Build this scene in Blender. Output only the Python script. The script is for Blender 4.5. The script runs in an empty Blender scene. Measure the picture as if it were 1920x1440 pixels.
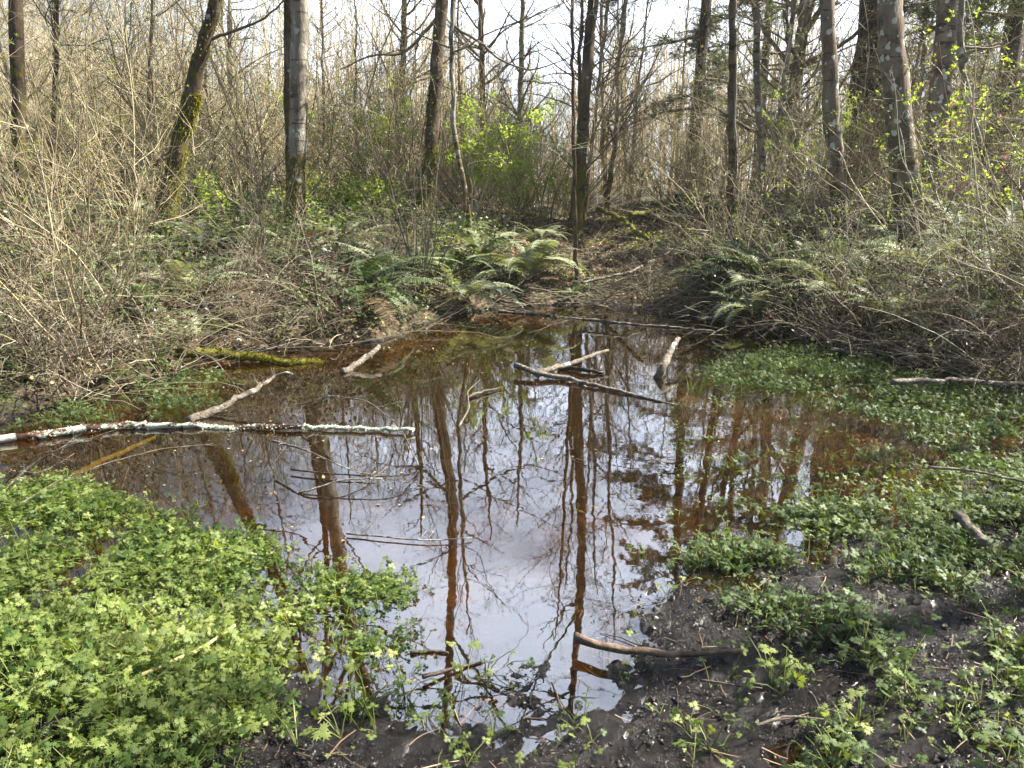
import bpy, math, random
import numpy as np
from mathutils import Vector

sc = bpy.context.scene
COL = sc.collection
rad = math.radians

# ------------------------------------------------------------------ camera
CAM_H, PITCH, FPX = 1.5, 15.0, 1442.0
cam = bpy.data.cameras.new('camera')
cam.sensor_width = 36.0
cam.lens = 36.0 * FPX / 1920.0
cam.clip_start, cam.clip_end = 0.05, 500.0
camo = bpy.data.objects.new('camera', cam)
COL.objects.link(camo)
camo.location = (0, 0, CAM_H)
camo.rotation_euler = (rad(90 - PITCH), 0, 0)
sc.camera = camo

# ------------------------------------------------------------------ light
SUN_AZ, SUN_EL = 78.0, 46.0        # azimuth clockwise from +Y (the view) towards +X
EXPOSURE = 1.9
w = bpy.data.worlds.new('World')
sc.world = w
w.use_nodes = True
nt = w.node_tree
nt.nodes.clear()
sky = nt.nodes.new('ShaderNodeTexSky')
sky.sky_type = 'NISHITA'
sky.sun_disc = False
sky.sun_elevation = rad(SUN_EL)
sky.sun_rotation = rad(SUN_AZ)
sky.air_density, sky.dust_density, sky.ozone_density = 1.0, 1.6, 1.0
tc = nt.nodes.new('ShaderNodeTexCoord')
mp = nt.nodes.new('ShaderNodeMapping'); mp.inputs['Scale'].default_value = (1, 1, 2.6)
no = nt.nodes.new('ShaderNodeTexNoise'); no.inputs['Scale'].default_value = 2.1; no.inputs['Detail'].default_value = 7; no.inputs['Roughness'].default_value = .55
rp = nt.nodes.new('ShaderNodeValToRGB')
rp.color_ramp.elements[0].position = .38; rp.color_ramp.elements[0].color = (.25, .25, .25, 1)
rp.color_ramp.elements[1].position = .60; rp.color_ramp.elements[1].color = (.9, .9, .9, 1)
mx = nt.nodes.new('ShaderNodeMix'); mx.data_type = 'RGBA'
mx.inputs['B'].default_value = (21, 23.5, 28, 1)      # thin bright cloud, its patch shaped ahead to brighten the pond's reflection
vd = nt.nodes.new('ShaderNodeVectorMath'); vd.operation = 'DOT_PRODUCT'; vd.inputs[1].default_value = (.12, .92, .37)
vr = nt.nodes.new('ShaderNodeMapRange'); vr.interpolation_type = 'SMOOTHSTEP'; vr.inputs[1].default_value = .80; vr.inputs[2].default_value = .97; vr.inputs[3].default_value = 0.0; vr.inputs[4].default_value = 1.0
vm = nt.nodes.new('ShaderNodeMath'); vm.operation = 'MULTIPLY'
bg = nt.nodes.new('ShaderNodeBackground'); bg.inputs['Strength'].default_value = 0.05
ow = nt.nodes.new('ShaderNodeOutputWorld')
L = nt.links.new
L(tc.outputs['Generated'], mp.inputs[0]); L(mp.outputs[0], no.inputs['Vector']); L(no.outputs['Fac'], rp.inputs[0])
L(tc.outputs['Generated'], vd.inputs[0]); L(vd.outputs['Value'], vr.inputs[0]); L(vr.outputs[0], vm.inputs[0]); L(rp.outputs[0], vm.inputs[1]); L(vm.outputs[0], mx.inputs['Factor']); L(sky.outputs[0], mx.inputs['A']); L(mx.outputs['Result'], bg.inputs[0]); L(bg.outputs[0], ow.inputs[0])

sun = bpy.data.lights.new('sun', 'SUN')
sun.energy = 5.0
sun.angle = rad(0.53)
sun.color = (1.0, .94, .82)
suno = bpy.data.objects.new('sun', sun)
COL.objects.link(suno)
sdir = Vector((math.sin(rad(SUN_AZ)) * math.cos(rad(SUN_EL)), math.cos(rad(SUN_AZ)) * math.cos(rad(SUN_EL)), math.sin(rad(SUN_EL))))
suno.rotation_euler = sdir.to_track_quat('Z', 'Y').to_euler()
suno.location = (20, 20, 30)

sc.view_settings.view_transform = 'Standard'
sc.view_settings.look = 'None'
sc.view_settings.exposure = EXPOSURE
sc.view_settings.gamma = 1.0
sc.view_settings.use_curve_mapping = False
try:
    sc.cycles.max_bounces = 8
    sc.cycles.diffuse_bounces = 3
    sc.cycles.glossy_bounces = 3
    sc.cycles.transmission_bounces = 4
    sc.cycles.transparent_max_bounces = 12
    sc.cycles.use_adaptive_sampling = True
    sc.cycles.caustics_reflective = False
    sc.cycles.caustics_refractive = False
except Exception:
    pass

# ------------------------------------------------------------------ pixels of the photograph -> places in the world
CT, ST = math.cos(rad(PITCH)), math.sin(rad(PITCH))
def ray(u, v):
    a = (np.asarray(u, float) - 960) / FPX; b = (720 - np.asarray(v, float)) / FPX
    return a, CT + b * ST, -ST + b * CT
def at(u, v, Y):
    dx, dy, dz = ray(u, v); t = Y / dy
    return np.array([dx * t, Y, CAM_H + dz * t])
def on(u, v, z=0.0):
    dx, dy, dz = ray(u, v); t = (z - CAM_H) / dz
    return np.array([dx * t, dy * t, z + 0 * t])
def poly(pts): return np.array([on(u, v)[:2] for u, v in pts])

# ------------------------------------------------------------------ noise and terrain
_r = np.random.default_rng(7)
LAT = _r.random((256, 256))
def vnoise(x, y):
    xi = np.floor(x).astype(int); yi = np.floor(y).astype(int)
    fx = x - xi; fy = y - yi
    fx = fx * fx * (3 - 2 * fx); fy = fy * fy * (3 - 2 * fy)
    a = LAT[xi & 255, yi & 255]; b = LAT[(xi + 1) & 255, yi & 255]; c = LAT[xi & 255, (yi + 1) & 255]; d = LAT[(xi + 1) & 255, (yi + 1) & 255]
    return (a * (1 - fx) + b * fx) * (1 - fy) + (c * (1 - fx) + d * fx) * fy - .5
def fbm(x, y, s, o=4, g=.5):
    r = 0; a = 1.0
    for i in range(o):
        r = r + a * vnoise(x * s + 17.3 * i, y * s + 9.1 * i); s *= 2.03; a *= g
    return r
def smooth(a, b, x):
    t = np.clip((x - a) / (b - a), 0, 1); return t * t * (3 - 2 * t)

POND = poly([(-700, 1150), (0, 1190), (300, 1225), (560, 1265), (700, 1275), (800, 1310), (930, 1315), (1010, 1275), (1080, 1262), (1120, 1215),
             (1160, 1165), (1260, 1120), (1370, 1075), (1520, 1030), (1750, 985), (1950, 950), (2400, 900), (2500, 800), (1990, 760), (1850, 715),
             (1700, 680), (1560, 648), (1450, 622), (1340, 598), (1100, 572), (960, 575), (850, 592), (720, 640), (520, 655), (360, 668),
             (330, 705), (230, 735), (90, 765), (0, 800), (-300, 850), (-900, 900)])
def sdist(x, y, P=POND):
    """signed distance to a polygon, + outside"""
    x = np.asarray(x, float); y = np.asarray(y, float)
    sh = x.shape; x = x.ravel(); y = y.ravel()
    D = np.full(x.shape, 1e9); ins = np.zeros(x.shape, bool)
    n = len(P)
    for i in range(n):
        a = P[i]; b = P[(i + 1) % n]; e = b - a
        t = np.clip(((x - a[0]) * e[0] + (y - a[1]) * e[1]) / (e @ e), 0, 1)
        D = np.minimum(D, (x - a[0] - t * e[0]) ** 2 + (y - a[1] - t * e[1]) ** 2)
        c = ((a[1] > y) != (b[1] > y))
        ins ^= c & (x < (b[0] - a[0]) * (y - a[1]) / (b[1] - a[1] + 1e-12) + a[0])
    D = np.sqrt(D)
    return np.where(ins, -D, D).reshape(sh)
def terrain(x, y):
    x = np.asarray(x, float); y = np.asarray(y, float)
    d = sdist(x, y)
    far = smooth(3.0, 5.2, y)
    cen = np.exp(-((x - 1.3) / 1.3) ** 2)
    dd = np.maximum(d, 0)
    near_z = .009 + .045 * np.minimum(dd, 1.4)
    rise = .34 * (1 - cen * .75) * (1 - np.exp(-dd / .45)) + .105 * np.minimum(dd, 5.5) + .012 * np.clip(dd - 5.5, 0, 40)
    out = near_z * (1 - far) + rise * far
    di = np.maximum(-d, 0)
    ins = -(.075 + .24 * smooth(3.2, 4.6, y) * (1 - .85 * smooth(.5, 1.5, x) * (1 - smooth(5.6, 7, y)))) * (1 - np.exp(-di / .45))
    z = np.where(d > 0, out, ins)
    nf = 1 - smooth(4.5, 8, y)
    # trodden mud: lumps, prints, ridges
    mud = .034 * fbm(x, y, 3.1, 3) + .034 * np.abs(fbm(x + 5, y, 8, 3)) + .022 * fbm(x, y + 3, 24, 3, .7) + .016 * np.abs(fbm(x + 2, y, 46, 2, .6)) * smooth(-.2, .2, vnoise(x * 2.2, y * 2.2 + 8)) - .010
    mud = mud - .030 * smooth(.15, .3, vnoise(x * 5.5 + 3, y * 3.4))
    z = z + mud * np.where(d > -.25, 1, np.exp((d + .25) / .15)) * (nf * .9 + .1)
    z = z + smooth(.1, 1.5, d) * far * (.16 * fbm(x, y, .7, 3) + .05 * fbm(x, y, 3.5, 3))
    return z
def tz(x, y): return float(terrain(np.array([x]), np.array([y]))[0])

# ------------------------------------------------------------------ mesh building
class MB:
    def __init__(s): s.v = []; s.q = []; s.t = []; s.tint = []; s.n = 0; s.sm = True
    def add(s, v, q=None, t=None, tint=None):
        v = np.asarray(v, float).reshape(-1, 3)
        if q is not None and len(q): s.q.append(np.asarray(q, int).reshape(-1, 4) + s.n)
        if t is not None and len(t): s.t.append(np.asarray(t, int).reshape(-1, 3) + s.n)
        s.tint.append(np.full(len(v), .5) if tint is None else np.broadcast_to(np.asarray(tint, float), (len(v),)))
        s.v.append(v); s.n += len(v); return s
    def join(s, o):
        s.q += [a + s.n for a in o.q]; s.t += [a + s.n for a in o.t]; s.v += o.v; s.tint += o.tint; s.n += o.n; return s
    def mesh(s, name, smooth=True):
        V = np.concatenate(s.v); q = np.concatenate(s.q) if s.q else np.zeros((0, 4), int); t = np.concatenate(s.t) if s.t else np.zeros((0, 3), int)
        me = bpy.data.meshes.new(name)
        me.vertices.add(len(V)); me.vertices.foreach_set('co', V.astype(np.float32).ravel())
        nl = len(q) * 4 + len(t) * 3
        me.loops.add(nl); me.loops.foreach_set('vertex_index', np.concatenate([q.ravel(), t.ravel()]).astype(np.int32))
        me.polygons.add(len(q) + len(t))
        st = np.concatenate([np.arange(len(q)) * 4, len(q) * 4 + np.arange(len(t)) * 3]).astype(np.int32)
        me.polygons.foreach_set('loop_start', st)
        if smooth: me.polygons.foreach_set('use_smooth', np.ones(len(q) + len(t), bool))
        me.update(calc_edges=True)
        at_ = me.attributes.new('tint', 'FLOAT', 'POINT'); at_.data.foreach_set('value', np.concatenate(s.tint).astype(np.float32))
        return me
    def build(s, name, mat, parent=None, smooth=True):
        me = s.mesh(name, smooth); me.materials.append(mat)
        return link(name, me, parent)
def link(name, me, parent=None, loc=None):
    o = bpy.data.objects.new(name, me); COL.objects.link(o)
    if parent is not None: o.parent = parent
    if loc is not None: o.location = loc
    return o
def tag(o, label=None, cat=None, group=None, kind=None):
    if label: o['label'] = label
    if cat: o['category'] = cat
    if group: o['group'] = group
    if kind: o['kind'] = kind
    return o
def thing(name, label, cat, loc=(0, 0, 0), group=None, rz=0.0):
    o = bpy.data.objects.new(name, None); COL.objects.link(o); o.location = loc; o.rotation_euler = (0, 0, rz)
    o.empty_display_size = .2
    return tag(o, label, cat, group)
def copy_tree(o, parent=None):
    c = o.copy(); COL.objects.link(c); c.parent = parent
    for ch in list(o.children): copy_tree(ch, c)
    return c

def nrm(a): return a / (np.linalg.norm(a, axis=-1, keepdims=True) + 1e-12)
def tubes(mb, P, R, sides=3, tint=None, caps=False, lump=0.0, rng=None):
    """P (N,n,3) polylines, R (N,n) radii"""
    P = np.asarray(P, float); R = np.asarray(R, float)
    if P.ndim == 2: P = P[None]; R = R[None]
    N, n, _ = P.shape
    if N == 0: return
    T = np.empty_like(P); T[:, 1:-1] = P[:, 2:] - P[:, :-2]; T[:, 0] = P[:, 1] - P[:, 0]; T[:, -1] = P[:, -1] - P[:, -2]
    T = nrm(T)
    mxa = np.abs(T).max(axis=1)
    ref = np.eye(3)[mxa.argmin(axis=1)][:, None, :]
    A = nrm(np.cross(T, np.broadcast_to(ref, T.shape))); B = np.cross(T, A)
    an = np.arange(sides) * 2 * math.pi / sides
    RR = R[:, :, None] * np.ones(sides)
    if lump and rng is not None: RR = RR * (1 + lump * rng.normal(size=RR.shape))
    V = P[:, :, None, :] + RR[..., None] * (A[:, :, None, :] * np.cos(an)[:, None] + B[:, :, None, :] * np.sin(an)[:, None])
    base = np.arange(N * n * sides).reshape(N, n, sides)
    a = base[:, :-1]; b = np.roll(a, -1, axis=2); c = base[:, 1:]; d = np.roll(c, -1, axis=2)
    Q = np.stack([a, b, d, c], -1).reshape(-1, 4)
    tn = None if tint is None else np.repeat(np.broadcast_to(np.asarray(tint, float), (N,)), n * sides)
    tr = None
    V = V.reshape(-1, 3)
    if caps:
        cv = np.stack([P[:, 0], P[:, -1]], 1).reshape(-1, 3)
        tr = []
        for i in range(N):
            c0 = N * n * sides + 2 * i; f = base[i, 0]; l = base[i, -1]
            for k in range(sides):
                tr.append((c0, f[(k + 1) % sides], f[k])); tr.append((c0 + 1, l[k], l[(k + 1) % sides]))
        V = np.concatenate([V, cv])
        if tn is not None: tn = np.concatenate([tn, np.full(len(cv), .5)])
    mb.add(V, Q, tr, tn)
def sample(P, R, t):
    """t (N,k) in 0..1 on polylines P (N,n,3) -> pos, tan, rad (N*k)"""
    N, n, _ = P.shape
    f = t * (n - 1); i = np.clip(f.astype(int), 0, n - 2); g = (f - i)[..., None]
    r = np.arange(N)[:, None]
    p = P[r, i] * (1 - g) + P[r, i + 1] * g
    T = nrm(P[r, i + 1] - P[r, i])
    rr = R[r, i] * (1 - g[..., 0]) + R[r, i + 1] * g[..., 0]
    return p.reshape(-1, 3), T.reshape(-1, 3), rr.ravel()
def walk(p, d, Ln, m, up, wob, rng, r0, r1f=.3):
    K = len(p); out = np.empty((K, m, 3)); out[:, 0] = p; d = nrm(d)
    up = np.broadcast_to(np.asarray(up, float), (K,))
    for j in range(1, m):
        out[:, j] = out[:, j - 1] + d * (Ln / (m - 1))[:, None]
        d = d + rng.normal(size=(K, 3)) * wob; d[:, 2] += up; d = nrm(d)
    s = np.linspace(0, 1, m)[None]
    R = r0[:, None] * (1 - s * (1 - r1f))
    return out, R
def grow(P, R, k, Ln, ang, m, up, wob, rmul, t0, t1, rng, rmin=.0012, taper=.5, r1f=.3):
    N = len(P)
    t = rng.uniform(t0, t1, (N, k)); p, T, rr = sample(P, R, t)
    plen = np.repeat(np.linalg.norm(np.diff(P, axis=1), axis=2).sum(1), k)
    perp = nrm(np.cross(T, rng.normal(size=T.shape)))
    a = np.radians(rng.normal(ang, 12, len(p)))[:, None]
    d = np.cos(a) * T + np.sin(a) * perp
    Lk = Ln * plen * (1 - taper * t.ravel()) * rng.uniform(.5, 1.25, len(p))
    return walk(p, d, Lk, m, up, wob, rng, np.maximum(rr * rmul, rmin), r1f)

LEAF = np.array([[0, 0, 0], [.30, .38, .10], [0, .55, 0], [-.30, .38, .10], [0, 1.0, -.08]])
LEAFT = np.array([[0, 1, 2], [0, 2, 3], [1, 4, 2], [2, 4, 3]])
def place_many(mb, base, tris, pos, X, Y, Z, size, tint=None, quads=None):
    """stamp a small mesh at many places: columns X,Y,Z are the local axes"""
    N = len(pos); nb = len(base)
    S = np.broadcast_to(np.asarray(size, float), (N,))[:, None, None]
    V = pos[:, None, :] + S * (base[None, :, 0:1] * X[:, None] + base[None, :, 1:2] * Y[:, None] + base[None, :, 2:3] * Z[:, None])
    off = (np.arange(N) * nb)[:, None, None]
    t = (tris[None] + off).reshape(-1, 3) if tris is not None else None
    q = (quads[None] + off).reshape(-1, 4) if quads is not None else None
    mb.add(V.reshape(-1, 3), q, t, None if tint is None else np.repeat(np.broadcast_to(tint, (N,)), nb))
def leaves(mb, pos, d, size, rng, droop=0.0, wide=1.0, flat=0.5, base=LEAF, tris=LEAFT):
    N = len(pos)
    if N == 0: return
    d = np.array(d); d[:, 2] -= droop; Y = nrm(d + rng.normal(size=d.shape) * .45)
    up = np.array([0, 0, 1.0]) + rng.normal(size=d.shape) * flat
    X = nrm(np.cross(Y, up)) * wide; Z = np.cross(nrm(X), Y)
    place_many(mb, base, tris, pos, X, Y, Z, size * rng.uniform(.6, 1.25, N), rng.random(N))

# ------------------------------------------------------------------ materials
def mat(name):
    m = bpy.data.materials.new(name); m.use_nodes = True; m.node_tree.nodes.clear()
    return m, m.node_tree.nodes, m.node_tree.links.new
def ramp(nd, stops):
    r = nd.new('ShaderNodeValToRGB'); e = r.color_ramp.elements
    while len(e) < len(stops): e.new(.5)
    for i, (p, c) in enumerate(stops): e[i].position = p; e[i].color = (*c, 1)
    return r
def noise(nd, l, src, scale, detail=4, rough=.55, sc3=None):
    n = nd.new('ShaderNodeTexNoise'); n.inputs['Scale'].default_value = scale; n.inputs['Detail'].default_value = detail; n.inputs['Roughness'].default_value = rough
    if sc3 is not None:
        m = nd.new('ShaderNodeMapping'); m.inputs['Scale'].default_value = sc3; l(src, m.inputs[0]); l(m.outputs[0], n.inputs['Vector'])
    else: l(src, n.inputs['Vector'])
    return n
def mixc(nd, l, f, a, b):
    m = nd.new('ShaderNodeMix'); m.data_type = 'RGBA'
    for k, x in (('Factor', f), ('A', a), ('B', b)):
        if isinstance(x, (int, float)): m.inputs[k].default_value = x
        elif isinstance(x, tuple): m.inputs[k].default_value = (*x, 1)
        else: l(x, m.inputs[k])
    return m.outputs['Result']
def math_(nd, l, op, a, b=None):
    m = nd.new('ShaderNodeMath'); m.operation = op
    for i, x in enumerate((a, b)):
        if x is None: continue
        if isinstance(x, (int, float)): m.inputs[i].default_value = x
        else: l(x, m.inputs[i])
    return m.outputs[0]
def thresh(nd, l, v, a, b):
    m = nd.new('ShaderNodeMapRange'); m.interpolation_type = 'SMOOTHSTEP'; m.inputs[1].default_value = a; m.inputs[2].default_value = b; l(v, m.inputs[0]); return m.outputs[0]

def bark(name, c1, c2, c3, moss=0.0, moss_c=(.10, .10, .015), lichen=0.0, lich_c=(.55, .58, .52), scale=9.0, rough=.85, bump=.5, stretch=.25, rust=0.0, mossh=(0, 1), crust=0.0):
    m, nd, l = mat(name)
    tc = nd.new('ShaderNodeTexCoord'); src = tc.outputs['Object']
    n1 = noise(nd, l, src, scale, 6, .65, (1, 1, stretch)); n2 = noise(nd, l, src, scale * .35, 3)
    r = ramp(nd, [(.3, c1), (.52, c2), (.72, c3)]); l(n1.outputs['Fac'], r.inputs[0])
    col = mixc(nd, l, math_(nd, l, 'MULTIPLY', n2.outputs['Fac'], .55), r.outputs[0], c1)
    n9 = noise(nd, l, src, 3.6, 5, .7, (1, 1, .8)); n10 = noise(nd, l, src, 2.2, 3, .6, (1, 1, 7))
    col = mixc(nd, l, math_(nd, l, 'MULTIPLY', thresh(nd, l, n9.outputs['Fac'], .52, .62), .75), col, tuple(x * .6 for x in c1))
    col = mixc(nd, l, math_(nd, l, 'MULTIPLY', thresh(nd, l, n10.outputs['Fac'], .60, .66), .8), col, tuple(x * .4 for x in c1))
    if rust > 0:
        n4 = noise(nd, l, src, 3.1, 5, .6, (1, 1, .45)); col = mixc(nd, l, math_(nd, l, 'MULTIPLY', thresh(nd, l, n4.outputs['Fac'], .5, .66), rust), col, (.22, .085, .03))
    if crust > 0:
        n7 = noise(nd, l, src, 4.0, 8, .72); n8 = noise(nd, l, src, 45, 4, .7)
        cm = thresh(nd, l, n7.outputs['Fac'], .66 - .25 * crust, .70 - .25 * crust)
        col = mixc(nd, l, cm, col, mixc(nd, l, thresh(nd, l, n8.outputs['Fac'], .35, .65), tuple(x * .62 for x in lich_c), lich_c))
    if lichen > 0:
        vo = nd.new('ShaderNodeTexVoronoi'); vo.inputs['Scale'].default_value = 10.0; vo.inputs['Randomness'].default_value = 1.0
        nn = noise(nd, l, src, 14, 2); mm = nd.new('ShaderNodeVectorMath'); mm.operation = 'MULTIPLY_ADD'
        l(nn.outputs['Color'], mm.inputs[0]); mm.inputs[1].default_value = (.07, .07, .07); l(src, mm.inputs[2]); l(mm.outputs[0], vo.inputs['Vector'])
        sp = nd.new('ShaderNodeSeparateColor'); l(vo.outputs['Color'], sp.inputs[0])
        size = math_(nd, l, 'MULTIPLY', math_(nd, l, 'SUBTRACT', sp.outputs[0], 1 - lichen), .42 / lichen)
        msk = thresh(nd, l, math_(nd, l, 'SUBTRACT', size, vo.outputs['Distance']), 0.0, .05)
        n5 = noise(nd, l, src, 70, 3); lc = mixc(nd, l, n5.outputs['Fac'], lich_c, tuple(x * .55 for x in lich_c))
        col = mixc(nd, l, msk, col, lc)
    if moss > 0:
        n3 = noise(nd, l, src, 5.5, 5, .65)
        sx = nd.new('ShaderNodeSeparateXYZ'); l(src, sx.inputs[0])
        mr = nd.new('ShaderNodeMapRange'); mr.inputs[1].default_value = mossh[0]; mr.inputs[2].default_value = mossh[1]; mr.inputs[3].default_value = .22; mr.inputs[4].default_value = -.12; l(sx.outputs[2], mr.inputs[0])
        mk = thresh(nd, l, math_(nd, l, 'ADD', n3.outputs['Fac'], mr.outputs[0]), .72 - .3 * moss, .80 - .3 * moss)
        n6 = noise(nd, l, src, 60, 3); mc = mixc(nd, l, n6.outputs['Fac'], moss_c, tuple(x * .35 for x in moss_c))
        col = mixc(nd, l, mk, col, mc)
    b = nd.new('ShaderNodeBsdfPrincipled'); b.inputs['Roughness'].default_value = rough; l(col, b.inputs['Base Color'])
    b.inputs['Specular IOR Level'].default_value = .3
    bp = nd.new('ShaderNodeBump'); bp.inputs['Strength'].default_value = bump; bp.inputs['Distance'].default_value = .035; l(n1.outputs['Fac'], bp.inputs['Height']); l(bp.outputs[0], b.inputs['Normal'])
    o = nd.new('ShaderNodeOutputMaterial'); l(b.outputs[0], o.inputs[0])
    return m
def twigmat(name, stops, rough=.7, spec=.3, objrand=True):
    m, nd, l = mat(name)
    a = nd.new('ShaderNodeAttribute'); a.attribute_name = 'tint'; oi = nd.new('ShaderNodeObjectInfo')
    v = math_(nd, l, 'FRACT', math_(nd, l, 'ADD', a.outputs['Fac'], math_(nd, l, 'MULTIPLY', oi.outputs['Random'], .35))) if objrand else a.outputs['Fac']
    tc = nd.new('ShaderNodeTexCoord'); n = noise(nd, l, tc.outputs['Object'], 6, 3)
    v = math_(nd, l, 'ADD', math_(nd, l, 'MULTIPLY', v, .7), math_(nd, l, 'MULTIPLY', n.outputs['Fac'], .3))
    r = ramp(nd, stops); l(v, r.inputs[0])
    b = nd.new('ShaderNodeBsdfPrincipled'); b.inputs['Roughness'].default_value = rough; b.inputs['Specular IOR Level'].default_value = spec; l(r.outputs[0], b.inputs['Base Color'])
    o = nd.new('ShaderNodeOutputMaterial'); l(b.outputs[0], o.inputs[0])
    return m
def leafmat(name, stops, trans=.4, rough=.42, tcol=None, spec=.5):
    m, nd, l = mat(name)
    a = nd.new('ShaderNodeAttribute'); a.attribute_name = 'tint'; oi = nd.new('ShaderNodeObjectInfo')
    v = math_(nd, l, 'ADD', math_(nd, l, 'MULTIPLY', a.outputs['Fac'], .75), math_(nd, l, 'MULTIPLY', oi.outputs['Random'], .25))
    r = ramp(nd, stops); l(v, r.inputs[0])
    b = nd.new('ShaderNodeBsdfPrincipled'); b.inputs['Roughness'].default_value = rough; b.inputs['Specular IOR Level'].default_value = spec; l(r.outputs[0], b.inputs['Base Color'])
    t = nd.new('ShaderNodeBsdfTranslucent')
    if tcol is None: tcol = (1.5, 1.5, .5)
    mm = nd.new('ShaderNodeMix'); mm.data_type = 'RGBA'; mm.blend_type = 'MULTIPLY'; mm.inputs['Factor'].default_value = 1; l(r.outputs[0], mm.inputs['A']); mm.inputs['B'].default_value = (*tcol, 1)
    l(mm.outputs['Result'], t.inputs[0])
    s = nd.new('ShaderNodeMixShader'); s.inputs[0].default_value = trans; l(b.outputs[0], s.inputs[1]); l(t.outputs[0], s.inputs[2])
    o = nd.new('ShaderNodeOutputMaterial'); l(s.outputs[0], o.inputs[0])
    return m

M = {}
M['alder'] = bark('alder_bark', (.10, .085, .065), (.30, .27, .22), (.52, .49, .43), moss=.45, moss_c=(.13, .10, .02), lichen=.35, mossh=(.3, 2.6), crust=.3, bump=.9)
M['alder_spots'] = bark('spotted_alder_bark', (.10, .075, .055), (.24, .21, .165), (.40, .365, .30), moss=.25, lichen=.78, lich_c=(.66, .68, .62), rust=.18, crust=.22, bump=.9, mossh=(.2, 2))
M['alder_dark'] = bark('dark_mossy_bark', (.035, .023, .014), (.10, .07, .045), (.24, .21, .165), moss=.50, moss_c=(.13, .12, .015), lichen=.30, lich_c=(.42, .46, .42), mossh=(0, 3.5))
M['brown'] = bark('brown_bark', (.05, .032, .02), (.13, .09, .055), (.26, .20, .14), moss=.3, lichen=.12)
M['fir'] = bark('furrowed_conifer_bark', (.018, .011, .009), (.07, .045, .035), (.15, .105, .085), scale=7, stretch=.12, bump=1.0)
M['log'] = bark('lichen_log_bark', (.035, .016, .011), (.09, .038, .026), (.17, .09, .065), moss=0, lichen=.0, scale=12, stretch=1, rough=.6, crust=.75, lich_c=(.60, .61, .50))
M['driftwood'] = bark('bleached_wood', (.07, .055, .04), (.24, .20, .155), (.55, .50, .43), lichen=.3, lich_c=(.62, .64, .55), scale=26, stretch=1, rough=.7, crust=.3, bump=.9)
M['wet'] = bark('wet_dark_wood', (.025, .018, .013), (.07, .05, .038), (.16, .13, .10), scale=20, stretch=1, rough=.3)
M['mosslog'] = bark('mossy_log_bark', (.03, .018, .01), (.07, .045, .025), (.12, .09, .05), moss=1.1, moss_c=(.17, .16, .02), scale=14, stretch=1, mossh=(-1, 1))
M['straw'] = twigmat('straw_stem', [(.3, (.20, .14, .04)), (.5, (.42, .34, .11)), (.6, (.55, .48, .20))], rough=.45)
M['branch'] = twigmat('branch_bark', [(0, (.06, .045, .03)), (.45, (.16, .125, .085)), (.75, (.30, .25, .18)), (1, (.42, .37, .28))])
M['twig_tan'] = twigmat('tan_twigs', [(0, (.03, .022, .014)), (.3, (.15, .115, .06)), (.6, (.44, .36, .21)), (1, (.80, .73, .52))], rough=.55)  # dark end of the ramp stands in for shaded gaps between twigs
M['twig_grey'] = twigmat('grey_twigs', [(0, (.05, .04, .025)), (.4, (.15, .12, .08)), (.7, (.34, .29, .20)), (1, (.60, .55, .42))], rough=.55)
M['twig_red'] = twigmat('reddish_stems', [(0, (.05, .03, .02)), (.4, (.17, .10, .06)), (.7, (.30, .20, .13)), (1, (.46, .38, .28))], rough=.5)
M['twig_green'] = twigmat('green_twigs', [(0, (.05, .07, .02)), (.5, (.10, .15, .03)), (1, (.20, .24, .07))])
M['buttercup'] = leafmat('buttercup_leaf', [(0, (.025, .06, .015)), (.35, (.085, .14, .032)), (.66, (.20, .255, .065)), (1, (.40, .44, .17))], trans=.40, rough=.5, spec=.3)
M['buttercup_dark'] = leafmat('marsh_plant_leaf', [(0, (.02, .046, .016)), (.4, (.07, .115, .038)), (.8, (.165, .215, .08)), (1, (.32, .36, .16))], trans=.32, rough=.5, spec=.3)
M['stemgreen'] = leafmat('green_stem', [(0, (.10, .13, .03)), (1, (.24, .26, .07))], trans=.2)
M['young'] = leafmat('young_leaf', [(0, (.17, .25, .045)), (.5, (.29, .38, .075)), (1, (.44, .50, .15))], trans=.5)
M['youngdull'] = leafmat('pale_new_leaf', [(0, (.12, .17, .05)), (.5, (.22, .27, .09)), (1, (.36, .38, .18))], trans=.4)
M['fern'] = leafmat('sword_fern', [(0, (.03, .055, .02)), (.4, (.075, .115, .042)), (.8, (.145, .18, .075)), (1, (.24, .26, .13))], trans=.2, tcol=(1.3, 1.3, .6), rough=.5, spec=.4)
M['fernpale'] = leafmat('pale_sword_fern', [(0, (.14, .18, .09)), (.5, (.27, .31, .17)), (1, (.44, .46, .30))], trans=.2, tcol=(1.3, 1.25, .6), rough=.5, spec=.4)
M['needle'] = leafmat('conifer_needles', [(0, (.025, .045, .02)), (.5, (.06, .095, .035)), (1, (.13, .17, .065))], trans=.3, rough=.5)
M['purple'] = leafmat('bramble_leaf', [(0, (.05, .025, .025)), (.35, (.10, .05, .035)), (.6, (.06, .08, .035)), (1, (.16, .15, .10))], trans=.2, tcol=(1.4, 1, .6), rough=.4)
M['litter'] = leafmat('leaf_litter', [(0, (.05, .03, .016)), (.4, (.16, .11, .055)), (.75, (.36, .27, .14)), (1, (.58, .49, .30))], trans=.15, tcol=(1.3, 1.1, .7), rough=.6)
M['mudleaf'] = leafmat('sodden_leaf', [(0, (.02, .014, .01)), (.6, (.07, .045, .028)), (1, (.25, .18, .11))], trans=.1, tcol=(1.2, 1, .7), rough=.4)
M['moss'] = leafmat('moss_tuft', [(0, (.07, .07, .01)), (.5, (.17, .16, .02)), (1, (.34, .30, .05))], trans=.35, rough=.9, spec=.1)
M['grass'] = leafmat('grass_blade', [(0, (.10, .16, .03)), (1, (.30, .38, .08))], trans=.45)
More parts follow.
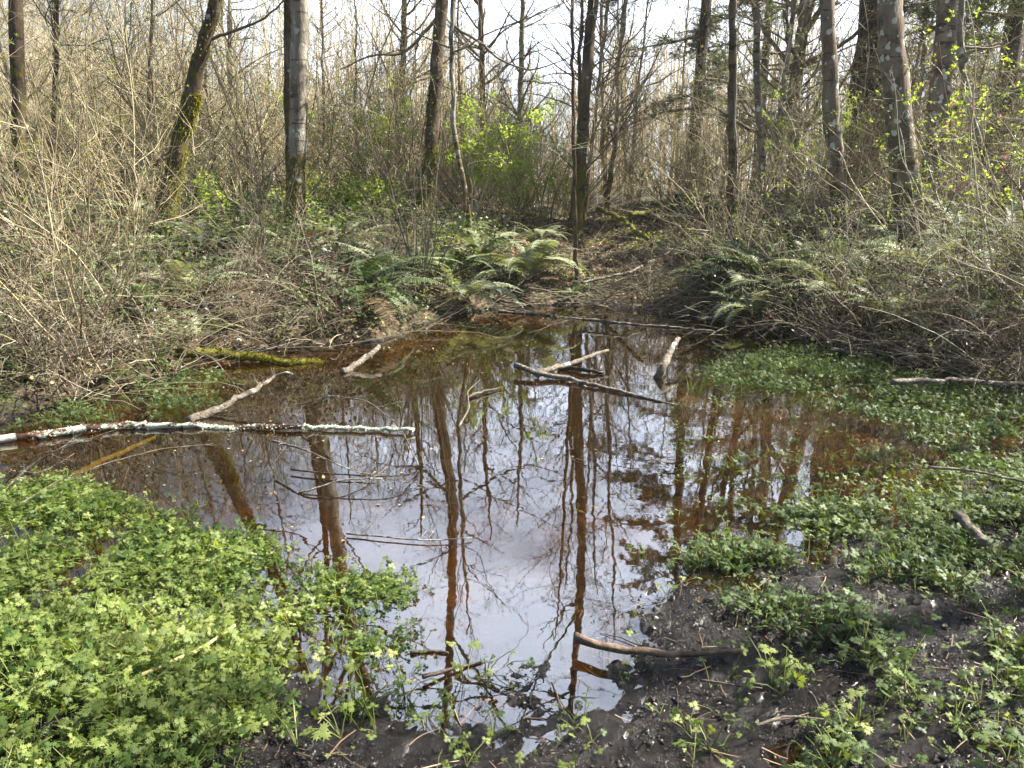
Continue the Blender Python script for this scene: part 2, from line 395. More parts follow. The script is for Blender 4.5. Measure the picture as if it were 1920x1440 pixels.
M['pink'] = leafmat('pink_blossom', [(0, (.5, .06, .16)), (1, (.75, .2, .32))], trans=.4, tcol=(1.2, 1, 1))

def ground_mat():
    m, nd, l = mat('ground')
    g = nd.new('ShaderNodeNewGeometry'); src = g.outputs['Position']
    sp = nd.new('ShaderNodeSeparateXYZ'); l(src, sp.inputs[0])
    n1 = noise(nd, l, src, 16, 8, .7); n2 = noise(nd, l, src, 2.4, 4); n3 = noise(nd, l, src, 90, 4, .7)
    # wet black mud
    mud = ramp(nd, [(.3, (.004, .0032, .0028)), (.5, (.0115, .009, .0082)), (.7, (.030, .0245, .0225)), (.82, (.07, .058, .053))]); l(n1.outputs['Fac'], mud.inputs[0])
    # forest floor of old leaves
    vo = nd.new('ShaderNodeTexVoronoi'); vo.inputs['Scale'].default_value = 22; l(src, vo.inputs['Vector'])
    fl = ramp(nd, [(0, (.02, .013, .008)), (.45, (.06, .04, .022)), (.8, (.12, .085, .045)), (1, (.2, .15, .08))]); svo = nd.new('ShaderNodeSeparateColor'); l(vo.outputs['Color'], svo.inputs[0]); l(svo.outputs[0], fl.inputs[0])
    gr = mixc(nd, l, thresh(nd, l, n2.outputs['Fac'], .5, .68), fl.outputs[0], (.07, .085, .02))
    # brown silt under the water
    bt = ramp(nd, [(.30, (.010, .0062, .0028)), (.5, (.038, .021, .0072)), (.74, (.11, .06, .019))]); n4 = noise(nd, l, src, 5, 6, .65); l(n4.outputs['Fac'], bt.inputs[0])
    far = thresh(nd, l, sp.outputs[1], 3.6, 5.6); hi = thresh(nd, l, sp.outputs[2], .0, .05)
    land = mixc(nd, l, math_(nd, l, 'MULTIPLY', far, hi), mud.outputs[0], gr)
    dr = math_(nd, l, 'MULTIPLY', thresh(nd, l, sp.outputs[2], .012, .05), thresh(nd, l, n1.outputs['Fac'], .45, .7))
    btc = mixc(nd, l, thresh(nd, l, math_(nd, l, 'MULTIPLY', sp.outputs[2], -1.0), .11, .20), bt.outputs[0], (.010, .006, .003))
    uw = math_(nd, l, 'SUBTRACT', 1.0, thresh(nd, l, sp.outputs[2], -.06, -.025))
    col = mixc(nd, l, uw, land, btc)
    b = nd.new('ShaderNodeBsdfPrincipled'); l(col, b.inputs['Base Color'])
    rr = nd.new('ShaderNodeMapRange'); rr.inputs[1].default_value = .35; rr.inputs[2].default_value = .7; rr.inputs[3].default_value = .08; rr.inputs[4].default_value = .26; l(n1.outputs['Fac'], rr.inputs[0])
    rg = math_(nd, l, 'MAXIMUM', rr.outputs[0], math_(nd, l, 'MULTIPLY', math_(nd, l, 'MULTIPLY', far, hi), .9)); l(rg, b.inputs['Roughness'])
    h = math_(nd, l, 'ADD', n1.outputs['Fac'], math_(nd, l, 'MULTIPLY', n3.outputs['Fac'], .4))
    bp = nd.new('ShaderNodeBump'); bp.inputs['Strength'].default_value = 1.0; bp.inputs['Distance'].default_value = .03; l(h, bp.inputs['Height']); l(bp.outputs[0], b.inputs['Normal'])
    o = nd.new('ShaderNodeOutputMaterial'); l(b.outputs[0], o.inputs[0]); return m
M['ground'] = ground_mat()
def water_mat():
    m, nd, l = mat('pond_water')
    g = nd.new('ShaderNodeNewGeometry')
    n = noise(nd, l, g.outputs['Position'], 5.0, 3, .5); n2 = noise(nd, l, g.outputs['Position'], .9, 2)
    h = math_(nd, l, 'ADD', math_(nd, l, 'MULTIPLY', n.outputs['Fac'], .35), n2.outputs['Fac'])
    bp = nd.new('ShaderNodeBump'); bp.inputs['Strength'].default_value = .12; bp.inputs['Distance'].default_value = .012; l(h, bp.inputs['Height'])
    sz = nd.new('ShaderNodeSeparateXYZ'); l(g.outputs['Incoming'], sz.inputs[0])          # reflectance by angle, the same from above and below
    cz = math_(nd, l, 'POWER', math_(nd, l, 'SUBTRACT', 1.0, math_(nd, l, 'ABSOLUTE', sz.outputs[2])), 5.0)
    fr = math_(nd, l, 'ADD', math_(nd, l, 'MULTIPLY', cz, .86), .14)
    gl = nd.new('ShaderNodeBsdfGlossy'); gl.inputs['Roughness'].default_value = .012; gl.inputs['Color'].default_value = (.97, .98, 1, 1); l(bp.outputs[0], gl.inputs['Normal'])
    tr = nd.new('ShaderNodeBsdfTransparent'); tr.inputs['Color'].default_value = (.78, .60, .36, 1)
    s = nd.new('ShaderNodeMixShader'); l(fr, s.inputs[0]); l(tr.outputs[0], s.inputs[1]); l(gl.outputs[0], s.inputs[2])
    o = nd.new('ShaderNodeOutputMaterial'); l(s.outputs[0], o.inputs[0]); return m
M['water'] = water_mat()

# ------------------------------------------------------------------ ground and water
def axis(segs):
    out = [segs[0][0]]
    for a, b, s0, s1 in segs:
        n = max(2, int(2 * (b - a) / (s0 + s1))); t = np.linspace(0, 1, n + 1)[1:]
        k = s0 * t + (s1 - s0) * t * t / 2; out += list(a + (b - a) * k / k[-1])
    return np.array(out)
xa = axis([(-2.4, 2.4, .016, .016), (2.4, 8, .03, .12), (8, 70, .2, 5)])
xa = np.concatenate([-axis([(2.4, 8, .03, .12), (8, 70, .2, 5)])[::-1][:-1], xa])
ya = axis([(-6, 1.3, .6, .05), (1.3, 4.2, .014, .022), (4.2, 14, .03, .09), (14, 110, .12, 5)])
GX, GY = np.meshgrid(xa, ya); GZ = terrain(GX, GY)
nx, ny = len(xa), len(ya)
ii = np.arange(nx * ny).reshape(ny, nx)
g = MB().add(np.stack([GX, GY, GZ], -1), np.stack([ii[:-1, :-1], ii[:-1, 1:], ii[1:, 1:], ii[1:, :-1]], -1))
tag(g.build('ground', M['ground']), 'muddy pond margin and leaf covered forest floor', 'ground', kind='structure')
wx = axis([(-16, 16, 1, 1)]); wy = np.linspace(-1, 12.5, 20)
WX, WY = np.meshgrid(wx, wy); jj = np.arange(WX.size).reshape(WX.shape)
wm = MB().add(np.stack([WX, WY, 0 * WX], -1), np.stack([jj[:-1, :-1], jj[:-1, 1:], jj[1:, 1:], jj[1:, :-1]], -1))
tag(wm.build('water', M['water']), 'still tea coloured pond water mirroring trees and sky', 'water', kind='structure')

MARKS = [(100, 'by the left edge trunk'), (225, 'right of the left edge trunk'), (420, 'around the leaning mossy tree'), (520, 'left of the pale grey trunk'), (640, 'around the pale grey trunk'),
         (765, 'left of the dark central trunk'), (890, 'around the dark central trunk'), (1040, 'under the brightest sky'), (1200, 'around the dark trunk right of centre'), (1345, 'left of the rusty ringed trunk'),
         (1490, 'around the slim burl trunk'), (1630, 'around the small white spotted trunk'), (1785, 'around the thick spotted trunk'), (1e9, 'at the right edge')]
def place_words(x, y):
    u = 960 + FPX * x / (y * CT + .9 * ST); w_ = next(m for a, m in MARKS if u < a)
    return w_ + (', front row' if y < 10 else ', middle row' if y < 15.5 else ', back row')
# ------------------------------------------------------------------ trees
def trunk_line(pts, Y, wbase, wtop, total, rng, lean=None):
    """pts: pixels up the trunk; returns polyline and radii in world coordinates"""
    W = [at(u, v, Y) for u, v in pts]
    W = sorted(W, key=lambda p: p[2])
    b = W[0]; d = nrm(W[min(1, len(W) - 1)] - b)
    zg = tz(b[0] , Y)
    if b[2] > zg:
        k = (b[2] - zg + .15) / max(d[2], .3); W.insert(0, b - d * k)
    top = W[-1]; d = nrm(W[-1] - W[-2]); d = nrm(d + np.array([0, 0, 1.4]))
    n = 7
    for i in range(n):
        d = nrm(d + rng.normal(size=3) * .05 + np.array([0, 0, .06])); top = top + d * (total - W[-1][2]) / n if i == 0 else top + d * step
        if i == 0: step = np.linalg.norm(top - W[-1])
        W.append(top)
    W = np.array(W)
    s = np.concatenate([[0], np.cumsum(np.linalg.norm(np.diff(W, axis=0), axis=1))])
    m = max(24, int(s[-1] / .16)); t = np.linspace(0, s[-1], m)
    # smooth through the points
    P = np.stack([np.interp(t, s, W[:, k]) for k in range(3)], 1)
    ker = np.array([1, 2, 3, 2, 1.]) / 9
    Q = P.copy()
    for k in range(3): Q[2:-2, k] = np.convolve(P[:, k], ker, 'valid')
    P = Q + rng.normal(size=P.shape) * np.array([1, 1, 0]) * .008
    depth = Y * CT
    wbase *= .94; wtop *= .94; rb = wbase / 2 * depth / FPX; zt = W[-n - 1][2] if len(W) > n + 1 else 4; rt = wtop / 2 * depth / FPX
    z = P[:, 2]; z0 = P[0, 2]; zt = max(zt, z0 + 1)
    R = np.interp(z, [z0, zt, total + .5], [rb, rt, rt * .22])
    R = R * (1 + .45 * np.exp(-(z - z0) / .22))
    return P, R
def trunk_mesh(P, R, sides, rng, amp=.05):
    mb = MB(); n = len(P)
    T = np.gradient(P, axis=0); T = nrm(T); A = nrm(np.cross(T, np.array([0, 1., 0]))); B = np.cross(T, A)
    an = np.arange(sides) * 2 * math.pi / sides
    ph = rng.uniform(0, 100)
    AA, SS = np.meshgrid(an, np.arange(n) * .16)
    dn = fbm(np.cos(AA) * 1.8 + ph + 40, SS * 2.6 + np.sin(AA) * 1.8 + 50, 1.2, 5, .75)
    knots = smooth(.30, .45, vnoise(AA * 1.2 + ph, SS * 1.7 + ph))
    rr = R[:, None] * (1 + amp * 2 * dn + .22 * knots)
    # root buttresses
    rr = rr * (1 + .25 * np.maximum(0, np.cos(AA * 3 + ph)) * np.exp(-(P[:, 2:3] - P[0, 2]) / .18))
    V = P[:, None] + rr[..., None] * (A[:, None] * np.cos(an)[:, None] + B[:, None] * np.sin(an)[:, None])
    ii = np.arange(n * sides).reshape(n, sides); a = ii[:-1]; b = np.roll(a, -1, 1); c = ii[1:]; d = np.roll(c, -1, 1)
    mb.add(V.reshape(-1, 3), np.stack([a, b, d, c], -1).reshape(-1, 4)); return mb
def bare_crown(P, R, rng, t0, k, Ln, twigs=1.0, up=.05, ang=58):
    mb = MB()
    mb_b, mb_r = grow(P[None], R[None], k, Ln, ang, 9, up, .13, .42, t0, .98, rng, rmin=.006, taper=.45)
    tubes(mb, mb_b, mb_r, 5, rng.uniform(0, .4, len(mb_b)))
    c1, r1 = grow(mb_b, mb_r, 6, .5, 45, 7, .05, .16, .5, .15, .98, rng, rmin=.003)
    tubes(mb, c1, r1, 3, rng.uniform(.1, .5, len(c1)))
    c2, r2 = grow(c1, r1, int(6 * twigs), .45, 42, 5, .05, .18, .55, .1, 1, rng, rmin=.002)
    tubes(mb, c2, r2, 3, rng.uniform(.1, .6, len(c2)))
    c3, r3 = grow(c2, r2, int(3 * twigs), .5, 40, 4, .04, .2, .7, .1, 1, rng, rmin=.0016)
    tubes(mb, c3, r3, 3, rng.uniform(.1, .7, len(c3)))
    return mb
def moss_tufts(P, R, zr, dens, rng, size=.045, side=None):
    mb = MB(); sel = np.where((P[:, 2] > zr[0]) & (P[:, 2] < zr[1]))[0]
    if len(sel) < 2: return None
    i = rng.choice(sel[:-1], dens); f = rng.random(dens)[:, None]
    p = P[i] * (1 - f) + P[i + 1] * f; a = rng.uniform(0, 2 * math.pi, dens)
    if side is not None: a = rng.normal(side, .9, dens)
    o = np.stack([np.cos(a), np.sin(a), 0 * a], 1)
    leaves(mb, p + o * (R[i] * 1.0)[:, None], o + np.array([0, 0, -.5]), size, rng, droop=.3, wide=.5)
    return mb

def tree(label, pts, Y, wb, wt, total, material, seed, t0=.4, k=22, Ln=.32, name='bare_tree', cat='tree', moss=None, twigs=1.0, sides=16, group=None, amp=.05, ang=58):
    rng = np.random.default_rng(seed)
    P, R = trunk_line(pts, Y, wb, wt, total, rng)
    base = P[0].copy(); base[2] = tz(base[0], base[1])
    t = thing(name, label, cat, tuple(base), group)
    P = P - base
    trunk_mesh(P, R, sides, rng, amp).build('trunk', M[material], t)
    if k: bare_crown(P, R, rng, t0, k, Ln, twigs, ang=ang).build('crown', M['branch'], t)
    if moss:
        for z0, z1, n, side in moss:
            mm = moss_tufts(P, R, (z0, z1), n, rng, side=side)
            if mm: mm.build('moss', M['moss'], t)['kind'] = 'stuff'
    return t, P, R
def big_branch(t, pts, Y, r0, seed, material='branch', dy=0):
    """a limb that follows pixels of the photograph, with twigs of its own, child of its tree"""
    rng = np.random.default_rng(seed)
    W = np.array([at(u, v, Y + dy * i) for i, (u, v) in enumerate(pts)])
    s = np.concatenate([[0], np.cumsum(np.linalg.norm(np.diff(W, axis=0), axis=1))]); m = 16; q = np.linspace(0, s[-1], m)
    P = np.stack([np.interp(q, s, W[:, k]) for k in range(3)], 1); P[1:-1] = (P[:-2] + 2 * P[1:-1] + P[2:]) / 4
    P = P + rng.normal(size=P.shape) * .008
    P = (P - np.array(t.location))[None]; R = np.linspace(r0, r0 * .3, m)[None]
    mb = MB(); tubes(mb, P, R, 5, .2)
    c1, r1 = grow(P, R, 10, .22, 45, 6, .02, .16, .5, .15, 1, rng, rmin=.003); tubes(mb, c1, r1, 3, rng.uniform(0, .5, len(c1)))
    c2, r2 = grow(c1, r1, 4, .4, 42, 4, .02, .2, .6, .2, 1, rng, rmin=.002); tubes(mb, c2, r2, 3, rng.uniform(0, .6, len(c2)))
    return mb.build('branch', M[material], t)

t1, _, _ = tree('dark brown trunk at the left edge of the wood with one pale lichen patch', [(38, 470), (36, 250), (30, 0)], 8.8, 27, 22, 12, 'alder_dark', 11, k=16)
t2, _, _ = tree('mossy tree leaning to the right with a shaggy yellow moss collar halfway up', [(296, 455), (318, 360), (342, 240), (372, 120), (408, 0)], 9.6, 40, 23, 8.5, 'alder_dark', 12, k=18,
                moss=[(1.15, 1.75, 900, 0.2), (1.2, 1.8, 500, 3.0), (.1, 1.2, 700, None), (2.0, 3.2, 250, None)])
big_branch(t2, [(386, 78), (440, 60), (490, 38), (560, -20)], 9.6, .022, 121)
big_branch(t2, [(318, 290), (300, 295), (285, 325)], 9.6, .03, 122)
t3, _, _ = tree('pale grey straight trunk lit on its right with dark branch scars', [(553, 430), (558, 250), (563, 0)], 11.2, 38, 33, 11, 'alder', 13, k=24, moss=[(.1, 1.0, 350, None)])
t3b, _, _ = tree('thin shaded trunk standing close behind the pale grey trunk', [(545, 400), (541, 200), (538, 0)], 11.9, 18, 14, 9, 'alder_dark', 14, k=14)
t4, _, _ = tree('dark trunk rising left of centre behind the willow clump', [(792, 395), (806, 300), (818, 130), (828, 0)], 12.4, 30, 22, 15, 'alder_dark', 15, k=24, moss=[(.2, 2.4, 450, 3.4)])
big_branch(t4, [(822, 30), (790, 70), (752, 105), (700, 100), (640, 130)], 12.4, .03, 151)
t5, _, _ = tree('slender greenish trunk with black knots just right of the dark central trunk', [(880, 420), (868, 330), (852, 270), (846, 120), (849, 0)], 11.6, 10, 9, 6.2, 'alder', 16, k=16, t0=.45, Ln=.4)
big_branch(t5, [(850, 50), (900, 80), (945, 118), (985, 132), (1030, 125), (1070, 105)], 11.6, .022, 161)
t6, _, _ = tree('thin straight brown pole of a tree rising from the bank at the centre', [(1080, 500), (1076, 300), (1072, 0)], 9.9, 9, 6, 5, 'brown', 17, k=14, t0=.5, Ln=.25, name='young_tree')
t7, _, _ = tree('dark trunk right of centre standing before the open sky', [(1086, 330), (1096, 190), (1104, 90), (1114, 0)], 13.6, 27, 20, 16, 'alder_dark', 18, k=22, moss=[(.2, 2.0, 200, None)])
t8, _, _ = tree('thin pale leaning trunk just right of the dark trunk before the open sky', [(1115, 230), (1128, 110), (1141, 0)], 17, 9, 7, 8.5, 'alder', 19, t0=.12, k=34)
t9, _, _ = tree('reddish distant trunk between the pale grey trunk and the dark central trunk', [(752, 300), (755, 150), (758, 0)], 19, 14, 10, 8, 'brown', 20, t0=.12, k=36)
t10, _, _ = tree('distant ivy brown trunk left of the blossoming sky gap', [(906, 260), (904, 120), (901, 0)], 20, 13, 10, 8.5, 'brown', 21, t0=.12, k=36)
t11, _, _ = tree('distant straight trunk at the left side of the brightest sky', [(974, 260), (977, 120), (980, 0)], 21, 12, 9, 8.5, 'alder', 22, t0=.12, k=34)
t12, _, _ = tree('brown trunk with a rusty ring paired with a sunlit pole on its right', [(1368, 500), (1371, 250), (1373, 0)], 10.6, 15, 12, 8, 'brown', 23, k=16)
t12b, _, _ = tree('very thin sunlit pole touching the right side of the brown trunk', [(1381, 440), (1380, 250), (1379, 0)], 10.3, 4.5, 3.5, 5.5, 'alder', 24, k=10, Ln=.2, t0=.55, name='young_tree')
t13, _, _ = tree('slim dark trunk with round white lichen spots and a black burl', [(1432, 445), (1428, 300), (1420, 150), (1415, 0)], 10.8, 14, 12, 8.5, 'alder_spots', 25, k=9, moss=[(2.9, 3.7, 300, None)])
t14, _, _ = tree('grey trunk with small white spots left of the furrowed conifer', [(1582, 490), (1566, 300), (1555, 130), (1550, 0)], 10.4, 31, 26, 15, 'alder_spots', 26, k=11, sides=20)
t15, _, _ = tree('thick grey and rusty trunk dotted with large white lichen spots', [(1712, 480), (1700, 380), (1682, 200), (1672, 60), (1664, 0)], 9.4, 56, 44, 16, 'alder_spots', 27, k=12, sides=28, amp=.035, moss=[(.1, 1.3, 300, 0.0)])
t16, _, _ = tree('brown trunk leaning right behind the thick spotted trunk', [(1742, 450), (1752, 300), (1766, 120), (1776, 0)], 11.2, 40, 34, 15, 'alder_spots', 28, k=11, sides=20)
t20, _, _ = tree('crooked greenish young trunk bending at the right edge of the wood', [(1858, 330), (1835, 260), (1812, 180), (1805, 130), (1798, 60), (1800, 0)], 9.0, 15, 10, 8, 'alder', 29, k=16, t0=.35, Ln=.35)
big_branch(t20, [(1812, 120), (1800, 85), (1830, 92), (1880, 90), (1925, 60)], 9.0, .02, 291)
t21, _, _ = tree('slender two toned trunk between the left edge trunk and the leaning mossy tree', [(279, 340), (281, 180), (286, 0)], 14, 10, 8, 7.5, 'alder', 30, t0=.12, k=34)
t22, _, _ = tree('thin dark trunk near the top left corner', [(100, 300), (103, 140), (108, 0)], 13, 9, 8, 7, 'alder_dark', 31, t0=.12, k=34)
t23, _, _ = tree('two forked pale trunks seen against sky right of the burl trunk', [(1455, 300), (1468, 170), (1482, 70), (1488, 0)], 14.5, 12, 9, 8.5, 'alder', 32, t0=.12, k=34)
t24, _, _ = tree('broad mossy trunk leaning right against the sky left of the small spotted trunk', [(1486, 330), (1490, 180), (1502, 80), (1512, 0)], 16.5, 25, 23, 10, 'alder', 33, t0=.12, k=34)

for i_, (x_, y_, sd_) in enumerate(((7.2, 3.6, 35), (8.9, 5.6, 36), (6.3, 2.2, 37))):     # unseen trees outside the right edge, added so their twigs dapple the leaves
    rg = np.random.default_rng(sd_); P = np.zeros((60, 3)); P[:, 2] = np.linspace(-.2, 10.5, 60); P[:, :2] = np.cumsum(rg.normal(size=(60, 2)) * .02, 0); R = np.linspace(.10, .02, 60)
    t = thing('bare_tree', ('slim unseen bare tree added outside the right edge by the leaf bed', 'unseen bare tree added outside the right edge behind the leaf bed', 'unseen bare tree added outside the right edge nearest the mud')[i_], 'tree', (x_, y_, tz(x_, y_)))
    trunk_mesh(P, R, 12, rg, .05).build('trunk', M['alder'], t); bare_crown(P, R, rg, .38, 13, .34, .8).build('crown', M['branch'], t)
# extra wood trunks farther back, one by one
rngt = np.random.default_rng(5)
proto = []
for i in range(4):
    P = np.zeros((60, 3)); P[:, 2] = np.linspace(-.2, 6.2 + .6 * i, 60)
    P[:, 0] = np.cumsum(rngt.normal(size=60) * .012); P[:, 1] = np.cumsum(rngt.normal(size=60) * .012); R = np.linspace(.052, .015, 60)
    t = thing('bare_tree', 'x', 'tree'); rg = np.random.default_rng(100 + i)
    trunk_mesh(P, R, 10, rg, .05).build('trunk', M[['alder', 'brown', 'alder', 'alder'][i]], t)
    bare_crown(P, R, rg, .12, 38, .28, 1.0).build('crown', M['twig_tan'], t); proto.append(t)
zones = [('slender bare tree standing in the far wood at the left', 'slender trees in the far left wood'), ('slender bare tree standing in the far wood at the centre', 'slender trees in the far central wood'),
         ('slender bare tree standing in the far wood at the right', 'slender trees in the far right wood')]
n = 0
for i in range(32):
    Y = rngt.uniform(15, 32); x = rngt.uniform(-.72, .72) * Y
    s = x / Y
    if -.02 < s < .10 and Y < 30 and rngt.random() < .7: continue
    z = 0 if s < -.2 else (1 if s < .25 else 2)
    o = proto[n] if n < 4 else copy_tree(proto[rngt.integers(4)])
    n += 1
    o.location = (x, Y, tz(x, Y)); o.rotation_euler = (rngt.normal() * .04, rngt.normal() * .05, rngt.uniform(0, 6.28)); k = rngt.uniform(.7, 1.35); o.scale = (k, k, k * rngt.uniform(.9, 1.1))
    o['label'] = 'slender far tree ' + place_words(x, Y); o['group'] = zones[z][1]

# ------------------------------------------------------------------ conifers
def bough(mb, p, d, Ln, rng, mbn):
    """one conifer bough: limb, side sprays and needle blades"""
    P, R = walk(p[None], d[None], np.array([Ln]), 9, -.02, .05, rng, np.array([.012 + .010 * Ln]), .25)
    tubes(mb, P, R, 4, .2)
    k = int(16 * Ln) + 6
    c, r = grow(P, R, k, .34, 58, 5, -.05, .06, .4, .15, 1, rng, rmin=.003, taper=.7); c[:, :, 2] = c[:, :, 2] * .55 + .45 * c[:, 0:1, 2] - .04
    tubes(mb, c, r, 3, .3)
    e, re = grow(c, r, 7, .42, 50, 3, -.05, .05, .6, .1, 1, rng, rmin=.002); e[:, :, 2] = e[:, :, 2] * .6 + .4 * e[:, 0:1, 2]
    allp = np.concatenate([c[:, [0, 2, 4]], e]); N = len(allp); kk = 8
    t = np.broadcast_to(np.linspace(.05, 1, kk), (N, kk)); q, T, _ = sample(allp, np.ones(allp.shape[:2]), t)
    sd = nrm(np.cross(T, np.array([0, 0, 1.]) + rng.normal(size=T.shape) * .25)) * np.where(np.arange(len(q)) % 2, 1, -1)[:, None]
    Yd = nrm(sd + T * .7 + rng.normal(size=T.shape) * .15); Xd = nrm(np.cross(Yd, np.array([0, 0, 1.]) + rng.normal(size=T.shape) * .4))
    base = np.array([[-.09, 0, 0], [.09, 0, 0], [.07, .8, 0], [0, 1, 0], [-.07, .8, 0]]); tri = np.array([[0, 1, 2], [0, 2, 4], [2, 3, 4]])
    place_many(mbn, base, tri, q, Xd, Yd, np.cross(Xd, Yd), rng.uniform(.05, .085, len(q)), rng.random(len(q)))
def conifer(label, u, v, Y, wpx, total, z0, reach, nb, seed, lean=0, bias=None):
    rng = np.random.default_rng(seed)
    b = at(u, v, Y); base = np.array([b[0], Y, tz(b[0], Y)])
    t = thing('conifer_tree', label, 'conifer tree', tuple(base))
    r = wpx / 2 * Y * CT / FPX
    P = np.zeros((90, 3)); P[:, 2] = np.linspace(-.2, total, 90); P[:, 0] = lean * P[:, 2]; R = np.interp(P[:, 2], [0, total], [r * 1.12, .04]) * (1 + .35 * np.exp(-np.maximum(P[:, 2], 0) / .4))
    trunk_mesh(P, R, 32, rng, .06).build('trunk', M['fir'], t)
    mb, mn = MB(), MB()
    for i in range(nb):
        z = z0 + (total - z0 - .3) * ((i + rng.random()) / nb); a = rng.uniform(0, 2 * math.pi)
        if bias is not None and rng.random() < .5: a = rng.normal(bias, .7)
        Lk = reach * (1 - (z / total)) ** .7 * rng.uniform(.6, 1.1) + .4
        bough(mb, np.array([lean * z, 0, z]), np.array([math.cos(a), math.sin(a), -.12 + .25 * z / total]), Lk, rng, mn)
    cr = mb.build('branches', M['branch'], t); mn.build('needles', M['needle'], t); return t
conifer('huge furrowed conifer trunk between the two white spotted trunks', 1616, 330, 15.5, 74, 19, 4.6, 3.9, 40, 41, bias=3.3)
conifer('dark evergreen standing right of the open sky behind bare branches', 1296, 300, 20, 19, 17, 2.0, 2.6, 66, 42, lean=.03)
conifer('reddish barked conifer at the far right with green boughs overhead', 1858, 300, 15.5, 34, 15, 2.6, 2.9, 42, 43, lean=.02, bias=3.6)
conifer('leafy evergreen at the right edge of the frame above the ferns', 2030, 400, 12.5, 30, 8, 1.4, 3.0, 36, 44)
conifer('dark evergreen beyond the two forked pale trunks', 1420, 300, 25, 15, 16, 2.2, 2.8, 48, 45)
conifer('evergreen in the gap behind the leaning brown trunk', 1740, 300, 19, 30, 15, 1.6, 3.0, 36, 46)

